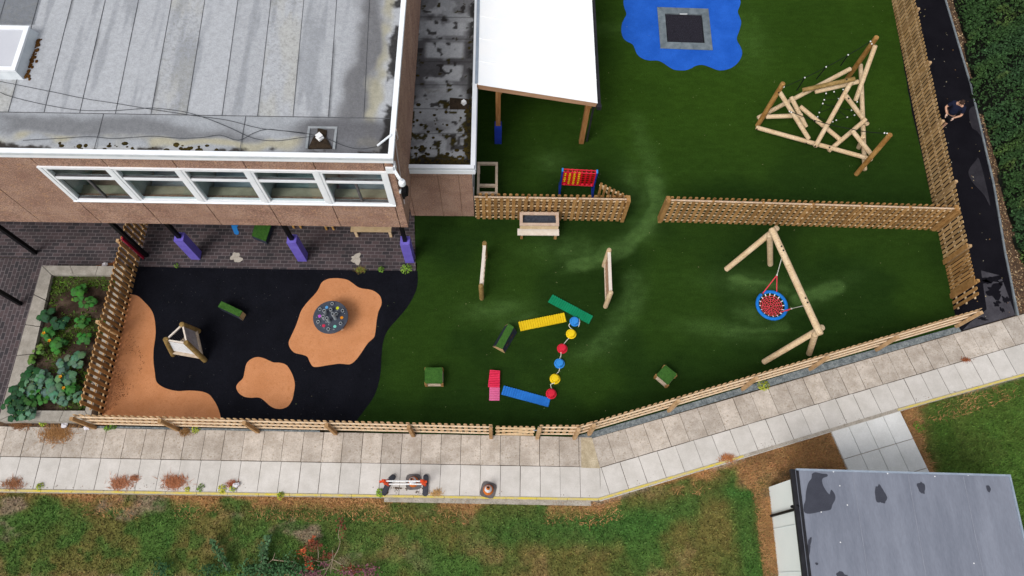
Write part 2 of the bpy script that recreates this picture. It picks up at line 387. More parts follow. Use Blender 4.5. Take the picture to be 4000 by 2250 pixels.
# ------------------------------------------------------------------ ground, lawn, paving
sheet('ground', [(-250, -250), (250, -250), (250, 250), (-250, 250)], -.2, mat('far_ground', K(70, 84, 40), K(96, 92, 52), .4, .95))
KERB = [G(-200, 1910), G(0, 1909), G(1000, 1927), G(2337, 1951), G(2920, 1776), G(3538, 1590), G(4250, 1378)]
kerb_xy = [(p.x, p.y) for p in KERB]
CAB0 = Vector((8.02, 2.72))                      # north-west corner of the cabin roof, for the worn ground beside it
def lawn_col(X, Y):
    n = len(X); g1 = np.array(K(90, 100, 50)); c = np.tile(g1, (n, 1)); left = 1-ss(X, -5.5, -1.0)
    c = mixc(c, K(72, 104, 48), ss(vn(X, Y, .45, 3, 4), .42, .62)*.85)
    c = mixc(c, K(116, 102, 58), ss(vn(X, Y, .7, 11, 5), .40, .66)*.7)
    c = mixc(c, K(142, 118, 80), ss(vn(X, Y, 1.1, 23, 5), .54, .76)*.6)
    c = mixc(c, K(146, 126, 108), ss(vn(X, Y*1.6, .9, 31, 5), .56, .72)*left*.8)
    c = mixc(c, K(68, 100, 46), ss(vn(X, Y, 2.6, 37, 4), .52, .68)*(.25+.5*left))
    d = line_dist(X, Y, kerb_xy)
    strip = (1-ss(d+.35*(vn(X, Y, 2.4, 42, 4)-.5), .12, .55))*ss(vn(X, Y, 1.0, 41, 4)+.18*(1-ss(d, 0, .25)), .44, .60)
    c = mixc(c, K(176, 130, 86), strip*.85)
    lush = (1-ss(np.abs(d-.95+.5*(vn(X, Y, 1.3, 48, 4)-.5)), .1, .7))*ss(X, -1.8, .6)*(1-ss(X, 7.5, 7.8))*ss(vn(X, Y, .6, 47), .28, .5)
    c = mixc(c, K(64, 100, 46), lush*.75)
    c = mixc(c, K(60, 98, 44), (1-ss(np.abs(X-7.35+.4*(vn(X, Y, 1.2, 49, 3)-.5)), .15, .6))*(1-ss(Y, 2.6, 3.4))*.8)
    dry = ss(X+.5*(vn(X, Y, 2, 55, 4)-.5), 7.1, 7.5)*(1-ss(X+.8*(vn(X, Y, 1.6, 56, 4)-.5), 13.0, 13.5))*ss(Y+.5*(vn(X, Y, 1.5, 62, 3)-.5), 2.6, 3.1); west = ss(X+.4*(vn(X, Y, 2, 57, 4)-.5), 7.72, 7.95)*(1-ss(X, 8.4, 8.7))*(1-ss(Y, 2.4, 3.0))
    dd = np.maximum(dry, west); c = mixc(c, K(172, 130, 86), dd*.95); c = mixc(c, K(122, 106, 78), dd*ss(vn(X, Y, 1.8, 58, 4), .5, .66)*.8); c = mixc(c, K(190, 150, 106), dd*ss(vn(X, Y, 3.2, 59, 4), .54, .68)*.7)
    c = mixc(c, K(70, 100, 40), ss(X+.5*(vn(X, Y, 1.6, 60, 4)-.5), 13.2, 13.7)*.85)
    bare = (1-ss(d, .0, .22))*ss(vn(X, Y, .55, 61), .5, .62)*ss(X, -3.0, -1.0)
    c = mixc(c, K(158, 148, 134), bare)
    return c*(.78+.60*vn(X, Y, 6, 71, 3))[:, None]
lawn_poly = [(-24, -4)] + [(24, -4)] + [(24, 9.5)] + [(p[0], p[1]+.15) for p in reversed(kerb_xy)] + [(-24, 3.2)]
def lawn_z(X, Y): return -.12 + .05*(vn(X, Y, .9, 5)-.5) + .03*(vn(X, Y, 5, 6, 2)-.5)
tag(painted('lawn', -19, 19, -1.2, 8.6, .07, lawn_col, lawn_attr, lawn_z, lawn_poly), kind='structure')
# grass blades on the lawn (nobody could count them)
def blades(name, n, x0, x1, y0, y1, polys, colfn, h0, h1, w=.011, zf=None, jit=.3, lean=.7, dens=None, seed=1):
    R = np.random.default_rng(seed); X, Y = R.uniform(x0, x1, n), R.uniform(y0, y1, n); k = np.zeros(n, bool)
    for p in polys: k |= inside(p, X, Y)
    if dens is not None: k &= R.random(n) < dens(X, Y)
    X, Y = X[k], Y[k]; n = len(X); z = zf(X, Y) if zf else np.zeros(n)
    a = R.uniform(0, 2*pi, n); h = R.uniform(h0, h1, n); l = h*lean*R.uniform(.4, 1.5, n); b = a+R.uniform(1.2, 1.9, n); ww = w*R.uniform(.6, 1.6, n)
    p0 = np.stack([X+np.cos(b)*ww, Y+np.sin(b)*ww, z], 1); p1 = np.stack([X-np.cos(b)*ww, Y-np.sin(b)*ww, z], 1)
    p2 = np.stack([X+np.cos(a)*l, Y+np.sin(a)*l, z+h], 1)
    V = np.stack([p0, p1, p2], 1).reshape(-1, 3); c = colfn(X, Y)*(1+jit*(R.random((n, 1))*2-1))*(1+.12*(R.random((n, 3))*2-1))
    return tag(np_mesh(name, V, np.arange(3*n).reshape(-1, 3), leaf_attr, np.repeat(c, 3, 0)), kind='stuff')
blades('grass', 200000, -18.5, 17, -.8, 8.3, [lawn_poly], lambda X, Y: lawn_col(X, Y)*1.2, .03, .09, .015, lawn_z, jit=.45)

# playground turf with the trodden, paler tracks in it
WEAR = [(ZI(1290, 250), .9, .35, 0), (ZJ(1560, 330), .35, .9, 0), (ZJ(1560, 640), .45, .5, 0), (ZJ(1330, 790), 1.1, .28, .55), (ZJ(1080, 900), .9, .25, .5),
        (ZJ(930, 830), 1.3, .5, 0), (ZC(1130, 380), .35, 1.0, -.5), (ZC(960, 560), .9, .3, .4), (ZJ(1480, 1300), .3, .9, -.3), (ZC(1300, 180), .25, .8, -.4),
        (ZL(330, 1040), 1.6, .45, -.1), (ZL(820, 1100), 1.2, .3, .45), (ZL(300, 1260), .9, .5, 0), (ZL(100, 1390), 1.5, .35, -.1), (ZJ(320, 1340), 1.0, .35, .2), (ZB(1950, 480), .8, .35, 0),
        (ZJ(1480, 240), .5, .9, 0), (ZK(250, 300), .8, 1.6, 0), (ZJ(800, 60), .7, .5, 0)]
TRACKS = [([G(2550, 700), G(2560, 800), G(2535, 880), G(2450, 960), G(2330, 1010), G(2240, 1040)], .40, 1.0), ([G(2470, 1090), G(2430, 1240), G(2350, 1330), G(2290, 1380)], .4, .45), ([G(2870, 1090), G(3000, 1110), G(3060, 1130)], .34, .9), ([G(3110, 1170), G(3200, 1145), G(3270, 1120)], .30, 1.0), ([G(2860, 1290), G(2980, 1290), G(3060, 1275)], .26, .6), ([G(2290, 100), G(2420, 110)], .3, .6), ([G(2480, 470), G(2520, 600), G(2550, 700)], .6, .4), ([G(1960, 1270), G(2080, 1230)], .3, .35)]
def turf_col(X, Y):
    c = np.tile(np.array(K(31, 52, 17, .85)), (len(X), 1))
    c = mixc(c, K(40, 63, 20, .85), ss(vn(X, Y, .35, 80, 3), .4, .66))
    w = np.zeros(len(X)); nz = vn(X, Y, 1.7, 83, 4); fz = vn(X*.5, Y, 8, 84, 3)
    for p, sx, sy, r in WEAR:
        dx, dy = X-p.x, Y-p.y; u, v = dx*cos(r)+dy*sin(r), -dx*sin(r)+dy*cos(r); w = np.maximum(w, .5*np.exp(-(u/sx)**2-(v/sy)**2))
    for pts, wd, st in TRACKS:
        d = line_dist(X, Y, [(p.x, p.y) for p in pts]); w = np.maximum(w, st*(1-ss(d+wd*1.3*(nz-.5), wd*.15, wd*1.15)))
    w = w*(.45+.9*nz)*(.55+.9*fz)
    c = mixc(c, K(90, 122, 64, .85), np.clip(w, 0, 1)*.54)
    c = mixc(c, K(50, 76, 18, .85), ss(Y, 12, 17)*.5)
    seam = np.minimum(np.abs((Y-9.66) % 2.0), 2-np.abs((Y-9.66) % 2.0)); c = c*(1+.10*(1-ss(seam, .0, .05)))[:, None]
    return c*(.80+.40*vn(X*.35, Y, 10, 85, 3))[:, None]
TURF = [G(300, 1640), G(1935, 1706), G(2245, 1712), G(2297, 1693), G(3137, 1446), G(3742, 1276), G(3727, 1216), G(3704, 1037), G(3665, 903), G(3625, 715), G(3560, 427), G(3486, 10)]
e_dir = (G(3486, 10)-G(3665, 903)).normalized(); TURF += [G(3486, 10)+e_dir*7, Vector((-2.9, 27, 0)), Vector((-2.9, 11.9, 0)), G(1617, 842), G(1628, 1064), G(1628, 1100), G(1200, 1200), G(600, 1100), G(420, 1600)]
tag(painted('turf', -15, 21, 2, 27, .06, turf_col, turf_attr, lambda X, Y: np.full(len(X), .008), TURF), kind='structure')
# safety surfaces
blk_curve = [ZB(*p) for p in ((1385, 130), (1388, 215), (1375, 290), (1340, 370), (1290, 450), (1215, 540), (1140, 625), (1095, 720), (1078, 850), (1070, 990), (1050, 1100), (1010, 1210), (940, 1310), (880, 1390), (850, 1440))]
sheet('rubber_surface', [G(520, 1020), G(545, 1042), G(1080, 1052)] + curve_pts(blk_curve, 4) + [G(1380, 1684), G(330, 1660), G(400, 1600)], .014, rubber_black)
big = catmull([ZB(*p) for p in ((565, 230), (620, 198), (700, 192), (780, 205), (830, 235), (890, 275), (985, 292), (1040, 320), (1072, 360), (1076, 420), (1050, 480), (1035, 560), (1025, 650), (1012, 700), (960, 750), (905, 830), (860, 890), (805, 930), (720, 925), (620, 938), (520, 953), (485, 945), (460, 905), (440, 865), (400, 848), (330, 830), (290, 785), (282, 740), (300, 695), (335, 620), (365, 540), (390, 470), (440, 400), (505, 330), (540, 280))], 4)
sheet('rubber_island', big, .02, rubber_orange)
med = catmull([ZA(*p) for p in ((2110, 940), (2130, 905), (2170, 878), (2215, 868), (2270, 880), (2340, 912), (2400, 917), (2455, 935), (2495, 990), (2520, 1050), (2530, 1110), (2520, 1180), (2505, 1240), (2470, 1290), (2415, 1312), (2360, 1308), (2315, 1285), (2265, 1240), (2220, 1215), (2150, 1217), (2090, 1205), (2045, 1170), (2028, 1125), (2045, 1090), (2085, 1050), (2098, 1000))], 4)
sheet('rubber_island', med, .02, rubber_orange)
cor = curve_pts([ZA(*p) for p in ((1120, 330), (1185, 345), (1240, 395), (1290, 450), (1320, 510), (1335, 600), (1335, 690), (1320, 800), (1318, 900), (1330, 1000), (1345, 1080), (1400, 1125), (1470, 1150), (1540, 1160), (1620, 1155), (1720, 1162), (1790, 1185), (1830, 1230), (1870, 1300), (1900, 1400))], 4)
sheet('rubber_corner', cor + [ZA(1905, 1450), ZA(840, 1450), ZA(880, 1360), ZA(1000, 860)], .02, rubber_orange)
bluep = catmull([ZI(*p) for p in ((1400, -20), (1395, 30), (1405, 75), (1420, 125), (1400, 165), (1380, 215), (1378, 280), (1395, 330), (1425, 358), (1470, 380), (1490, 415), (1510, 465), (1550, 500), (1610, 520), (1690, 522), (1740, 545), (1790, 580), (1840, 602), (1920, 605), (1970, 590), (2010, 568), (2065, 558), (2120, 572), (2190, 600), (2240, 605), (2300, 592), (2360, 555), (2400, 500), (2412, 450), (2395, 400), (2370, 355), (2367, 320), (2385, 270), (2403, 200), (2395, 160), (2378, 120), (2375, 95), (2392, 50), (2397, 10), (2380, -60), (2350, -150), (2200, -220), (1900, -230), (1600, -210), (1430, -120))], 4)
sheet('rubber_pad', bluep, .014, rubber_blue)
# brick paving under and beside the building, in two laying directions
pav_s = [G(130, 1036), G(545, 1042), G(1080, 1052), G(1625, 1060)]
sheet('paving', [pav_s[0], pav_s[1], pav_s[2], pav_s[3], G(1618, 842), Vector((-2.9, 18, 0)), Vector((-24, 18, 0)), Vector((-24, 10.3, 0)), G(130, 1010)], .012, brick_mat('brick_paving', 0.01))
sheet('soil', [G(-250, 1646), G(400, 1648), G(400, 1692), G(-250, 1690)], .010, leaf_litter)
sheet('paving', [G(230, 1030), G(70, 1640), G(-420, 1640), Vector((-24, 10.25, 0)), G(148, 1012)], .0135, brick_mat('brick_paving_turned', pi/2+.02))
# tarmac path with drier patches, edging and the soil strip by the hedge
EDGE = [G(3680, -40), G(3790, 330), G(3880, 720), G(3925, 990), G(3975, 1235)]
tar_w = [G(3742, 1276), G(3727, 1216), G(3704, 1037), G(3665, 903), G(3625, 715), G(3560, 427), G(3486, 10), G(3486, 10)+e_dir*7]
sheet('tarmac', tar_w[::-1] + [G(3655, 1330), G(3690, 1318), G(3968, 1240)] + [G(3925, 990), G(3880, 720), G(3790, 330), G(3680, -40), G(3680, -40)+e_dir*7], .010, tarmac_m)
def blob(c, rx, ry, n=26, seed=1, rz=0, rough=.35):
    rr = random.Random(seed); ph = [rr.uniform(0, 6.28) for _ in range(5)]; pts = []
    for k in range(n):
        a = 2*pi*k/n; f = 1+rough*(.5*sin(2*a+ph[0])+.35*sin(3*a+ph[1])+.3*sin(5*a+ph[2])+.2*sin(8*a+ph[3]))
        x, y = rx*f*cos(a), ry*f*sin(a); pts.append(Vector((c[0]+x*cos(rz)-y*sin(rz), c[1]+x*sin(rz)+y*cos(rz), 0)))
    return pts
dry_tar = mat('dry_tarmac', K(42, 40, 46), K(54, 52, 58), 3, .9, fine=.2, bscale=40)
tb = MB()
for pts in ([(1990, 870), (2010, 1000), (2060, 1040), (2140, 1160), (2120, 1080), (2060, 850)], [(1985, 140), (2010, 215), (2060, 275), (2110, 330), (2155, 400), (2075, 60), (2040, 60)]):
    z = ZK if pts[0][0] == 1990 else ZL
    pp = [z(x-8, y) for x, y in pts]; pp = catmull(pp, 5); tb.prism([(p.x, p.y) for p in pp], .0125, .0145)
tag(tb.build('tarmac', dry_tar, smooth=False), kind='structure')
damp = MB(); damp.prism([(p.x, p.y) for p in [ZL(2075, 920), ZL(2170, 945), ZL(2230, 960), ZL(2265, 1050), ZL(2345, 1270), ZL(1930, 1390), ZL(1990, 1330), ZL(2120, 1225)]], .0125, .0145)
tag(damp.build('tarmac', mat('pale_damp_tarmac', K(64, 62, 68), K(80, 78, 84), 2, .9, fine=.2, bscale=40), smooth=False), kind='structure')
stain = MB()
for i, (x, y, rx, ry) in enumerate(((2180, 1085, .30, .22), (2150, 990, .34, .13), (2200, 1180, .12, .09), (2110, 1010, .14, .1), (2270, 1150, .1, .14), (2090, 1300, .16, .05), (2230, 1020, .1, .06), (2240, 1230, .06, .1))):
    p = ZL(x, y); stain.prism([(q.x, q.y) for q in blob(p, rx, ry, 30, i, 0, .6)], .0145, .0165)
tag(stain.build('tarmac', tarmac_m, smooth=False), kind='structure')
eb = MB()
for i in range(len(EDGE)-1):
    n = max(1, int((EDGE[i+1]-EDGE[i]).length/.92)); 
    for k in range(n): eb.bar(EDGE[i].lerp(EDGE[i+1], k/n)+Vector((0, 0, .0)), EDGE[i].lerp(EDGE[i+1], (k+.985)/n), .06, .09)
eb.bar(EDGE[0]+e_dir*7, EDGE[0], .06, .09)
tag(eb.build('kerb', grey_kerb, smooth=False), kind='structure')
sheet('soil', [EDGE[0]+e_dir*7] + EDGE + [G(4000, 1228), G(4400, 1110), Vector((26, 28, 0))], .006, leaf_litter)
# gravel strips along the outside of the fence
sheet('gravel', [G(378, 1672), G(1640, 1700), G(1650, 1706), G(380, 1682)], .016, gravel_m)
sheet('gravel', [G(375, 1664), G(1250, 1682), G(1250, 1694), G(640, 1688), G(340, 1676)], .0175, gravel_m)
sheet('gravel', [G(2215, 1713), G(2300, 1691), G(2590, 1607), G(3137, 1442), G(3742, 1275), G(3755, 1296), G(3450, 1383), G(2900, 1539), G(2312, 1713)], .0165, gravel_m)

# concrete slab path: bedding, slabs cut where the path turns
def clip(poly, a, b):
    """part of poly left of the line a to b"""
    res = []; n = len(poly)
    def s(p): return (b[0]-a[0])*(p[1]-a[1])-(b[1]-a[1])*(p[0]-a[0])
    for i in range(n):
        p, q = poly[i], poly[(i+1) % n]; sp, sq = s(p), s(q)
        if sp >= 0: res.append(p)
        if (sp >= 0) != (sq >= 0): t = sp/(sp-sq); res.append((p[0]+(q[0]-p[0])*t, p[1]+(q[1]-p[1])*t))
    return res
M0, M1, M2 = G(0, 1784), G(2350, 1826), G(4000, 1341)
u1 = (M1-M0).normalized(); n1 = Vector((-u1.y, u1.x, 0)); u2 = (M2-M1).normalized(); n2 = Vector((-u2.y, u2.x, 0))
BA, BB, BC = G(2312, 1712), G(2346, 1828), G(2344, 1945)
u1b = n1
def slab_row(mb, o, u, n, off, depth, s0, s1, pitch, clips, seed):
    rr = random.Random(seed); s = s0
    while s < s1:
        g = .007; zz = .026+rr.uniform(-.004, .004)
        q = [o+u*(s+g)+n*(off+g), o+u*(s+pitch-g)+n*(off+g), o+u*(s+pitch-g)+n*(off+depth-g), o+u*(s+g)+n*(off+depth-g)]
        pl = [(p.x+rr.uniform(-.004, .004), p.y+rr.uniform(-.004, .004)) for p in q]
        for a, b in clips:
            if len(pl) > 2: pl = clip(pl, a, b)
        if len(pl) > 2: mb.prism(pl, .004, zz)
        s += pitch
xj = (ZF(42, 468)-M0).dot(u1) % .6005
ra, rb = MB(), MB()
slab_row(ra, M0, u1, n1, .005, .905, xj-.6005*7, 30, .6005, [(BB, BA)], 1)
slab_row(rb, M0, u1, n1, -.925, .925, xj-.6005*7+.02, 30, .6005, [(BC, BB)], 2)
s2 = (ZD(1490, 680)-M1).dot(u2) % .6005
slab_row(ra, M1, u2, n2, .005, .905, s2-.6005*6, (M2-M1).length+2.5, .6005, [(BA, BB)], 3)
slab_row(rb, M1, u2, n2, -.935, .935, s2-.6005*6+.12, (M2-M1).length+2.5, .6005, [(BB, BC)], 4)
tag(ra.build('path', slab_a, smooth=False), kind='structure'); tag(rb.build('path', slab_b, smooth=False), kind='structure')
sheet('path', [M0-u1*4+n1*.93, BA, M2+u2*2.5+n2*.93, M2+u2*2.5-n2*.96, G(2344, 1947), M0-u1*4-n1*.95], .018, joint_dirt)
wedge = MB(); wp = [(p.x, p.y) for p in (ZG(813, 522), ZG(974, 527), ZG(905, 268), ZG(811, 266))]
wedge.prism(wp, .02, .034)
tag(wedge.build('path', slab_moss, smooth=False), kind='structure')
# kerb with a worn yellow line along the lower edge
kb, yl = MB(), MB()
k_pts = [M0-u1*4-n1*.99, M1-n1*.985, M2+u2*2.5-n2*.99]
k_pts[1] = G(2337, 1951)
for a, b in ((k_pts[0], k_pts[1]), (k_pts[1], G(2905, 1782)), (G(3505, 1602), k_pts[2])):
    d = (b-a); n = max(1, int(d.length/.9)); 
    for i in range(n):
        p, q = a.lerp(b, i/n), a.lerp(b, (i+.99)/n); kb.bar(p+Vector((0, 0, -.07)), q+Vector((0, 0, -.07)), .1, .2)
        yl.bar(p+Vector((0, .0, .034)), q+Vector((0, .0, .034)), .062, .008)
a, b = G(2905, 1782), G(3505, 1602); kb.bar(a+Vector((0, 0, -.07)), b+Vector((0, 0, -.07)), .1, .2)
nn = Vector((u2.y, -u2.x, 0))
kb.bar(G(1500, 1948)+Vector((0, -.02, -.12)), G(2310, 1965)+Vector((0, -.01, -.12)), .13, .15)
tag(kb.build('kerb', kerb_conc, smooth=False), kind='structure'); tag(yl.build('kerb', yellow_line, smooth=False), kind='structure')
# pale slabs leading to the cabin
sp = MB(); e0, e1 = G(3243, 1678), G(3512, 1600); f0 = ZD(890, 1500)
ux = (e1-e0); wdt = ux.length; ux = ux/wdt; uy = Vector((ux.y, -ux.x, 0))
for i in range(3):
    for k in range(4):
        o = e0+ux*(k*wdt/4+.008)+uy*(i*.92+.03)
        sp.prism([(p.x, p.y) for p in (o, o+ux*(wdt/4-.016), o+ux*(wdt/4-.016)+uy*.905, o+uy*.905)], -.13, .012+.003*((i+k) % 2))
tag(sp.build('path', slab_c, smooth=False), kind='structure')

# ------------------------------------------------------------------ main building (upper storey overhangs a paved walkway)
ZB0 = 2.6                                        # underside of the overhang
jpx = [(397.5, 869.2), (619, 881-5.5), (863, 878), (1103, 883), (1331, 884.6), (1565, 887.5)]
ca, cb = G(1594.5, 888, ZB0), G(0, 865, ZB0)
wx = (cb-ca).normalized(); wx.z = 0; wn = Vector((-wx.y, wx.x, 0));  wn = wn if wn.y < 0 else -wn     # wx runs west, wn points out to the south
def BL(u, v, z): return Vector((ca.x, ca.y, 0)) + wx*u - wn*v + Vector((0, 0, z))    # u west of the corner, v north of the wall face
def u_of(px, py, z=ZB0): return (G(px, py, z)-Vector((ca.x, ca.y, z))).dot(wx)
u0, u5 = u_of(*jpx[5]), u_of(*jpx[0]); JU = [u0+(u5-u0)*i/5 for i in range(6)]
JU += [JU[-1]+(u5-u0)/5*k for k in range(1, 6)]
mb_ = BL(u5, 0, 0); ZT = zof(mb_, 103.5, 606.2); ZT = min(max(ZT, 6.2), 6.45)
WT, WB, TRZ = zof(mb_, 153, 649), zof(mb_, 297, 777), zof(mb_, 205, 690)
DEPTH, LEN = 14.0, JU[-1]+.4
building = thing('school_building', 'two storey flat roofed building with brown pebble walls and a strip of white windows', 'building', BL(6, 3, 0))
def bbox(b, u0, u1, v0, v1, z0, z1): return b.box(BL((u0+u1)/2, (v0+v1)/2, (z0+z1)/2), (abs(u1-u0), abs(v1-v0), z1-z0), mtx=Matrix((-wx, -wn, Vector((0, 0, 1)))).transposed())
w = MB()
edges = [0.0] + JU
g = .012
for i in range(len(edges)-1):
    a, b = edges[i]+g, edges[i+1]-g
    if i == 0: a = 0
    glazed = 1 <= i <= 5
    if glazed:
        bbox(w, a, b, 0, .2, WT+.01, ZT); bbox(w, a, b, 0, .2, ZB0, ZB0+.42); bbox(w, a, b, 0, .2, ZB0+.435, WB-.01)
    else:
        bbox(w, a, b, 0, .2, ZB0, ZB0+.42); bbox(w, a, b, 0, .2, ZB0+.435, WT); bbox(w, a, b, 0, .2, WT+.015, ZT)
bbox(w, 0, .2, .2, 6.0, ZB0, ZT); bbox(w, 0, .2, 6.012, DEPTH, ZB0, ZT)          # east wall
bbox(w, 1.0, LEN, 3.2, 3.4, 0, ZB0)                                               # ground floor wall set back under the overhang
w.build('wall', aggregate, building, smooth=False)
w = MB(); bbox(w, .21, LEN, .025, .19, ZB0+.01, WB-.02); bbox(w, .21, LEN, .025, .19, WT+.02, ZT-.02); bbox(w, JU[5]+.02, LEN, .026, .19, WB-.02, WT+.02); bbox(w, .21, JU[0]-.02, .026, .19, WB-.02, WT+.02)
w.build('wall_joint', dark_gap, building, smooth=False)
w = MB(); bbox(w, .2, LEN, .2, DEPTH, ZB0-.02, ZB0+.12); w.build('soffit', dark_gap, building, smooth=False)
w = MB(); bbox(w, 0, LEN, -.004, .02, ZB0+.421, ZB0+.434); w.build('sealant_line', sealant, building, smooth=False)
# rooms behind the windows
w = MB(); bbox(w, .25, LEN-.3, 2.6, 2.7, ZB0+.13, ZT); bbox(w, .25, LEN-.3, .45, 2.6, ZB0+.13, ZB0+.2)
for j in JU[:6]: bbox(w, j-.05, j+.05, .2, 2.6, ZB0+.2, ZT-.02)
w.build('room_partition', room_mat, building, smooth=False)
w = MB(); bbox(w, JU[0], JU[5], .2, .52, WB-.14, WB-.09); w.build('window_sill', sill_mat, building, smooth=False)
tint = [mat('room_blind_slate', K(168, 184, 196), K(184, 198, 208), 2, .9), mat('room_board_brown', K(170, 140, 124), K(190, 160, 146), 2, .9), mat('room_blind_teal', K(150, 172, 172), K(164, 184, 184), 2, .9)]
for i in range(5):                                                                # five windows, each frame, bars and panes
    a, b = JU[i]+.055, JU[i+1]-.055; fr = MB(); f = .075
    bbox(fr, a, b, -.03, .09, WT-.10, WT); bbox(fr, a, b, -.03, .09, WB, WB+.07)
    bbox(fr, a, a+f, -.031, .088, WB+.07, WT-.10); bbox(fr, b-f, b, -.031, .088, WB+.07, WT-.10)
    bbox(fr, a+f, b-f, -.02, .085, TRZ-.055, TRZ+.055)
    fo = fr.build('window', white_pvc, building, smooth=False)
    gb = MB(); bbox(gb, a+f, b-f, .03, .036, WB+.07, TRZ-.055); bbox(gb, a+f, b-f, .03, .036, TRZ+.055, WT-.10); gb.build('pane', glass, fo, smooth=False)
    br = MB(); bbox(br, a+f, b-f, .0, .06, TRZ+.057, TRZ+.085)
    if i in (0, 4):
        mid = (a+b)/2; bbox(br, mid-.03, mid+.03, -.005, .065, WB+.07, TRZ-.057); bbox(br, a+f, b-f, -.004, .062, WB+.071, WB+.105)
    br.build('window_bar', dark_frame, fo, smooth=False)
    cv = MB(); bbox(cv, a+.05, b-.05, .5, 1.7, WB-.3, WB-.24); cv.build('worktop', tint[(0, 2, 0, 0, 1)[i]], building, smooth=False)
for j in JU[:6]: w = MB(); bbox(w, j-.053, j+.053, -.045, .1, WB+.0, WT+.0); w.build('mullion', white_pvc, building, smooth=False)
w = MB(); bbox(w, JU[0]-.05, JU[5]+.05, -.07, .03, WB-.035, WB-.002); bbox(w, JU[0]-.05, JU[5]+.05, -.05, .03, WT+.002, WT+.02); w.build('window_ledge', white_pvc, building, smooth=False)
# fascia: stepped white trim along the two eaves in view
FZ = ZT+.24
def fascia(b, z0, z1, out, inn, L=LEN, D=DEPTH):
    bbox(b, -out, L, -out, inn, z0, z1); bbox(b, -out, inn, inn, D, z0, z1)
w = MB(); fascia(w, ZT-.03, ZT+.10, .06, .03); fascia(w, FZ-.03, FZ, .085, .05); w.build('fascia', white_pvc, building, smooth=False)
w = MB(); fascia(w, ZT+.102, FZ-.032, .07, .03); w.build('fascia_step', fascia_grey, building, smooth=False)
# felt roof, lapped in strips, stained along the edges
RS = ZT+.15
sk0 = Vector((0, 0, 0))
def roof_uv(px, py): p = G(px, py, RS)-Vector((ca.x, ca.y, RS)); return p.dot(wx), -p.dot(wn)
UL = [roof_uv(281.6, 0), roof_uv(415, 0)]; pitch = 1.0
su, sv = roof_uv(240, 305); u_a, v_lap = roof_uv(172, 441); du_dv = (roof_uv(281.6, 0)[0]-u_a)/(roof_uv(281.6, 0)[1]-v_lap)
pitch = abs(roof_uv(281.6, 0)[0]-roof_uv(930, 0)[0])/5.0
def roof_col(u, v):
    s = (u-u_a-(v-v_lap)*du_dv)/pitch; k = np.floor(s); fr = s-k
    c = np.tile(np.array(K(182, 185, 190)), (len(u), 1))
    tone = _h(k, k*0+3, 5); c = c*(.91+.10*tone)[:, None]
    c = mixc(c, K(184, 182, 170), (_h(k, k*0+9, 8) > .5)*ss(vn(u*2, v*.6, 1.3, 12), .35, .6)*.4)
    main = ss(v, v_lap-.02, v_lap+.02)
    c = mixc(c, K(166, 170, 175), 1-main)
    streak = ss(vn(u*2.6, v*.25, 1.5, 20), .52, .72); c = mixc(c, K(134, 138, 144), streak*.5*main)
    dk = ss(fr, .9, .97)*ss(vn(u, v*.5, 1.2, 22), .55, .7); c = mixc(c, K(96, 98, 102), dk*.6*main)
    e = u+.25*(vn(u, v, .9, 30)-.5)*3                                     # ponding stains by the east eave
    c = mixc(c, K(108, 108, 111), ss(-np.abs(e-.95), -.62, -.2)*ss(vn(u*.6, v*.35, 1.0, 33), .30, .46)*.9)
    c = mixc(c, K(170, 164, 136), ss(-np.abs(e-.45), -.26, -.05)*ss(vn(u, v, .8, 36), .36, .52)*.7)
    e2 = v+.22*(vn(u, v, 1.1, 40)-.5)*3
    c = mixc(c, K(112, 113, 116), ss(-np.abs(e2-.75), -.45, -.1)*.8*ss(vn(u*.5, v, .9, 41), .3, .5))
    c = mixc(c, K(178, 172, 146), ss(-np.abs(e2-.34), -.22, -.04)*ss(vn(u, v, .7, 44), .42, .55)*.8)
    c = mixc(c, K(196, 196, 196), (1-ss(v, .1, .3))*ss(u, 4.2, 5.0)*.8)
    corner = (1-ss(u, 2.0, 2.6))*(1-ss(v, .9, 1.3)); c = mixc(c, K(100, 100, 104), corner*ss(vn(u, v, .8, 47), .25, .45)*.85)
    c = mixc(c, K(38, 36, 36), (1-ss(u+.3*(vn(u, v, 5, 51, 4)-.5), .2, .32))*ss(vn(u, v, 1.1, 50, 5), .42, .50)*.95)
    c = mixc(c, K(48, 42, 36), (1-ss(v+.3*(vn(u, v, 5, 53, 4)-.5), .2, .30))*ss(vn(u, v, 1.6, 52, 5), .50, .58)*.95)
    top = ss(u-(u_a+(v-v_lap)*du_dv), .9*pitch, .95*pitch)*ss(v, roof_uv(100, 100)[1], roof_uv(100, 100)[1]+.05); c = mixc(c, K(128, 132, 138), top)
    spk = ss(vn(u, v, 22, 61, 2), .54, .7)*(.25+.6*(_h(k, k*0+9, 8) > .5)); c = mixc(c, K(134, 134, 126), spk*main*.4)
    return c*(.88+.24*vn(u, v, 14, 60, 2))[:, None]
def roof_xf(V): 
    P = np.array([ca.x, ca.y, 0])+V[:, :1]*np.array(wx)-V[:, 1:2]*np.array(wn); P[:, 2] = V[:, 2]; return P
roof = painted('roof', -.04, LEN-.2, -.04, DEPTH, .032, roof_col, paint_attr, lambda u, v: RS+.012*(vn(u, v, .5, 2)-.5)-.05*(1-ss(v, .0, .9)), None, building, building.location, roof_xf)
lp = MB()
for k in range(-14, 8):
    ua = u_a+k*pitch
    if -.1 < ua < LEN-.4: lp.bar(BL(ua, v_lap, RS+.008), BL(ua+(DEPTH-v_lap)*du_dv, DEPTH, RS+.008), .010, .012)
    if 0 < ua < LEN-.4 and k % 4 == 2: lp.bar(BL(ua+.3, .1, RS+.004), BL(ua+.3, v_lap-.01, RS+.008), .012, .012)
lp.bar(BL(.1, v_lap, RS+.009), BL(LEN-.3, v_lap, RS+.009), .014, .012)
